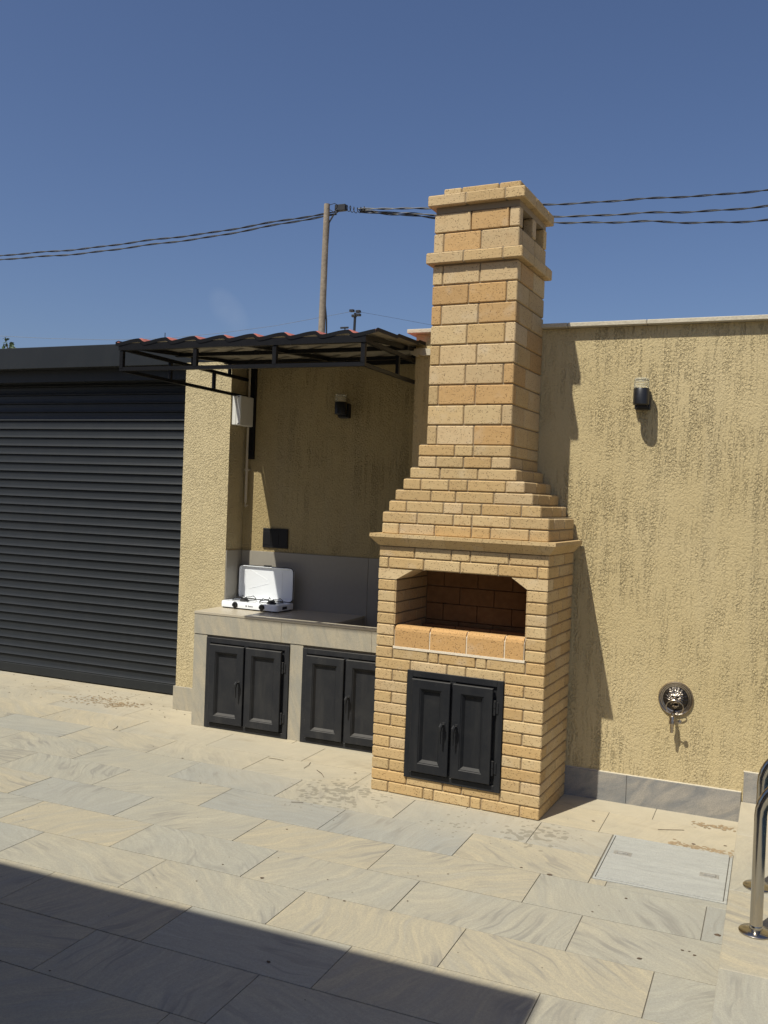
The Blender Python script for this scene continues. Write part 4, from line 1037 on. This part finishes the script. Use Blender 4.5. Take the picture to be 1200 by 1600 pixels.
# far mast with lamp heads, and small antennas
ft = at(555, 489, 70); fb = Vector((ft.x, ft.y, 0))+Vector((-.25, 0, 0)); fm = thing('lamp_mast', 'distant dark mast with small twin lamp heads behind the canopy roof', 'mast', fb)
m = MB(); m.tube([(0, 0, 0), tuple(ft-fb)], [.16, .10], 8); m.build('shaft', 'cable', fm)
for (a, b) in ((-.28, .18), (.26, .10), (.28, -.16), (-.08, -.22)):
    m = MB(); q_ = ft-fb; m.cbox(q_.x+a-.17, q_.x+a+.17, q_.y-.15, q_.y+.15, q_.z+b-.09, q_.z+b+.09, .02); m.build('lamp_head', 'cable', fm)
fa = at(539, 512, 75); fb2 = Vector((fa.x, fa.y, 0)); an = thing('roof_antenna', 'tiny distant antenna just left of the far lamp mast', 'antenna', fb2)
m = MB(); q_ = fa-fb2; m.tube([(0, 0, 0), tuple(q_)], .05, 6); m.tube([tuple(q_+Vector((-.4, 0, 0))), tuple(q_+Vector((.3, 0, 0)))], .08, 6); m.tube([tuple(q_+Vector((.35, 0, -.7))), tuple(q_+Vector((.30, 0, -.2)))], .04, 6); m.build('rods', 'cable', an)
fa = at(258, 520, 60); fb2 = Vector((fa.x, fa.y, 0)); an = thing('whip_antenna', 'thin upright whip antenna far behind the left end of the canopy roof', 'antenna', fb2)
m = MB(); m.tube([(0, 0, 0), tuple(fa-fb2)], .025, 6); m.build('rod', 'cable', an)
# tree whose topmost twigs show over the garage
tt = at(13, 534, 18); tb = Vector((tt.x, tt.y, 0)); tr = thing('tree', 'tree top twig with a few dark leaves peeping over the garage header', 'tree', tb)
m = MB(); tz = tt.z; m.tube([(0, 0, 0), (.1, .05, 1.6), (.0, 0, tz-.8), (-.02, 0, tz-.05)], [.12, .09, .04, .008], 10)
for k in range(7):
    a = k*.9; m.tube([(.05, .02, 1.5+.13*k), (.05+.7*math.cos(a), .02+.7*math.sin(a), 1.9+.12*k)], [.03, .008], 6)
m.build('trunk', 'bark', tr, smooth=True)
m = MB()
rnd = random.Random(3)
def leafq(p, s_):
    n_ = Vector((rnd.uniform(-1, 1), rnd.uniform(-1, 1), rnd.uniform(-.6, 1))).normalized(); a = n_.orthogonal().normalized(); a.rotate(Matrix.Rotation(rnd.uniform(0, 6.28), 3, n_)); b = n_.cross(a)
    m.add([tuple(p-a*s_), tuple(p+b*s_*.45), tuple(p+a*s_), tuple(p-b*s_*.45)], [(0, 1, 2, 3)])
for k in range(900):
    a = rnd.uniform(0, 6.28); r = rnd.uniform(.1, .95)**.7; zz = rnd.uniform(-1, 1)
    p = Vector((r*math.cos(a)*1.0, r*math.sin(a)*1.0, tz-1.38+zz*.75*math.sqrt(max(0, 1-r*r)))); leafq(p, rnd.uniform(.05, .09))
for (du, dv) in ((-6, -8), (-4, -5), (-1, -6), (2, -3), (-5, -1), (5, 0), (7, 3), (-7, 3), (-6, 6), (4, 4), (8, 7), (-1, 6), (1, 8), (-8, 7), (6, 1), (-3, 3), (3, 8)):
    p = at(13+du, 536+dv, 18)-tb; leafq(p, rnd.uniform(.05, .075))
m.build('crown', 'leaf', tr)

# ------------------------------------------------------------ house behind the viewer (its roof edge throws the shadow in the foreground)
HH = 4.5; hx = .49-.405/1.70*HH; hy = -1.965-HH/1.70
ho = thing('neighbouring_house', 'grey rendered house whose roof edge shades the near paving', 'house', (hx, hy, 0))
m = MB(); m.box(-9, 0, -4.5, 0, 0, HH-.2); m.build('wall', 'render_white', ho)
m = MB(); m.box(-9.01, .0, -4.5, .0, HH-.2, HH); m.build('roof', 'coping', ho)
for x in (-7.6, -5.0, -2.4):
    m = MB(); m.box(x-.6, x+.6, .0, .03, 1.0, 2.4); f_ = m.build('window', 'paint', ho)
    m = MB(); m.box(x-.53, x+.53, .03, .034, 1.07, 2.33); m.build('pane', 'blackplastic', f_)

# ------------------------------------------------------------ dry leaves, twigs and chips on the paving
rnd = random.Random(11); m = MB(); drift = MB()
def bit(x, y, s_, tall=.3, m=m):
    z0_ = .0015; n_ = 6; a0 = rnd.uniform(0, 6); vs = []
    for k in range(n_):
        a = a0+k*2*math.pi/n_; r = s_*rnd.uniform(.55, 1.0); vs.append((x+r*math.cos(a)*1.2, y+r*math.sin(a), z0_))
    vs += [(x+rnd.uniform(-.2, .2)*s_, y, z0_+s_*tall)]; m.add(vs, [(k, (k+1) % n_, n_) for k in range(n_)])
def g2w(u, v):
    dd = fw+r2*((u-600)/CF)-u2*((v-800)/CF); t_ = -1.9256/dd.z; p = Vector(cam.matrix_world.translation)+dd*t_; return p.x, p.y
for (u, v, s_) in ((859, 1367, .016), (815, 1356, .010), (1083, 1319, .014), (1121, 1461, .018), (1133, 1322, .010), (409, 1372, .013), (420, 1503, .011), (285, 1185, .010), (555, 1208, .012),
                   (700, 1366, .007), (978, 1404, .009), (999, 1498, .012), (1066, 1485, .008), (1077, 1487, .006), (1085, 1493, .008), (538, 1408, .008), (348, 1351, .007), (313, 1224, .008), (448, 1296, .007), (926, 1425, .007), (1104, 1341, .006), (927, 1283, .010)):
    x, y = g2w(u, v); bit(x, y, s_)
for k in range(60):                                        # grit by the shutter and along the skirtings
    u = rnd.uniform(0, 290); v = 1046+u*.165+rnd.uniform(4, 34); x, y = g2w(u, v); bit(x, y, rnd.uniform(.004, .010))
for k in range(110):
    x, y = g2w(rnd.gauss(150, 26), 1093+rnd.gauss(0, 3.5)); bit(x, y, rnd.uniform(.006, .018), .12, drift)
    x, y = g2w(rnd.gauss(188, 16), 1101+rnd.gauss(0, 2.5)); bit(x, y, rnd.uniform(.006, .018), .12, drift)
for k in range(110):
    u = rnd.uniform(1045, 1146); x, y = g2w(u, 1316+(u-1045)*.2+rnd.gauss(0, 1.8)); bit(x, y, rnd.uniform(.006, .016), .12, drift)
for k in range(90):
    u = rnd.uniform(1080, 1150); x, y = g2w(u, 1286+(u-1080)*.16+rnd.gauss(0, 1.5)); bit(x, y, rnd.uniform(.006, .014), .12, drift)
for k in range(120):
    x, y = rnd.uniform(-6, 1.05), rnd.uniform(-3, .5)
    if not (-1.2 < x < .05 and y > -.03): bit(x, y, rnd.uniform(.002, .006))
for (u0, v0, u1, v1) in ((475, 1201, 485, 1192), (420, 1185, 443, 1189), (455, 1254, 474, 1255), (495, 1204, 506, 1215), (1028, 1297, 1069, 1298), (176, 1141, 184, 1135)):
    a = g2w(u0, v0); b = g2w(u1, v1); m.tube([(*a, .004), ((a[0]+b[0])/2+.01, (a[1]+b[1])/2, .006), (*b, .004)], .0016, 5)
o = drift.build('dust_drift', 'drift', kind='stuff'); o['label'] = 'brown dirt drifts along the hatch, skirting and shutter'
o = m.build('leaf_litter', 'litter', kind='stuff'); o['label'] = 'dry leaves, twigs and grit scattered on the paving'
m = MB()
for (u, v, s_) in ((243, 1393, .020), (285, 1174, .014), (508, 1417, .008), (300, 1195, .008), (12, 1196, .010)): 
    x, y = g2w(u, v); bit(x, y, s_, .15)
o = m.build('pale_chips', 'pebble', kind='stuff'); o['label'] = 'pale mortar chips lying on the paving'

bpy.data.objects.remove(hold)
print('objects', len(bpy.data.objects))
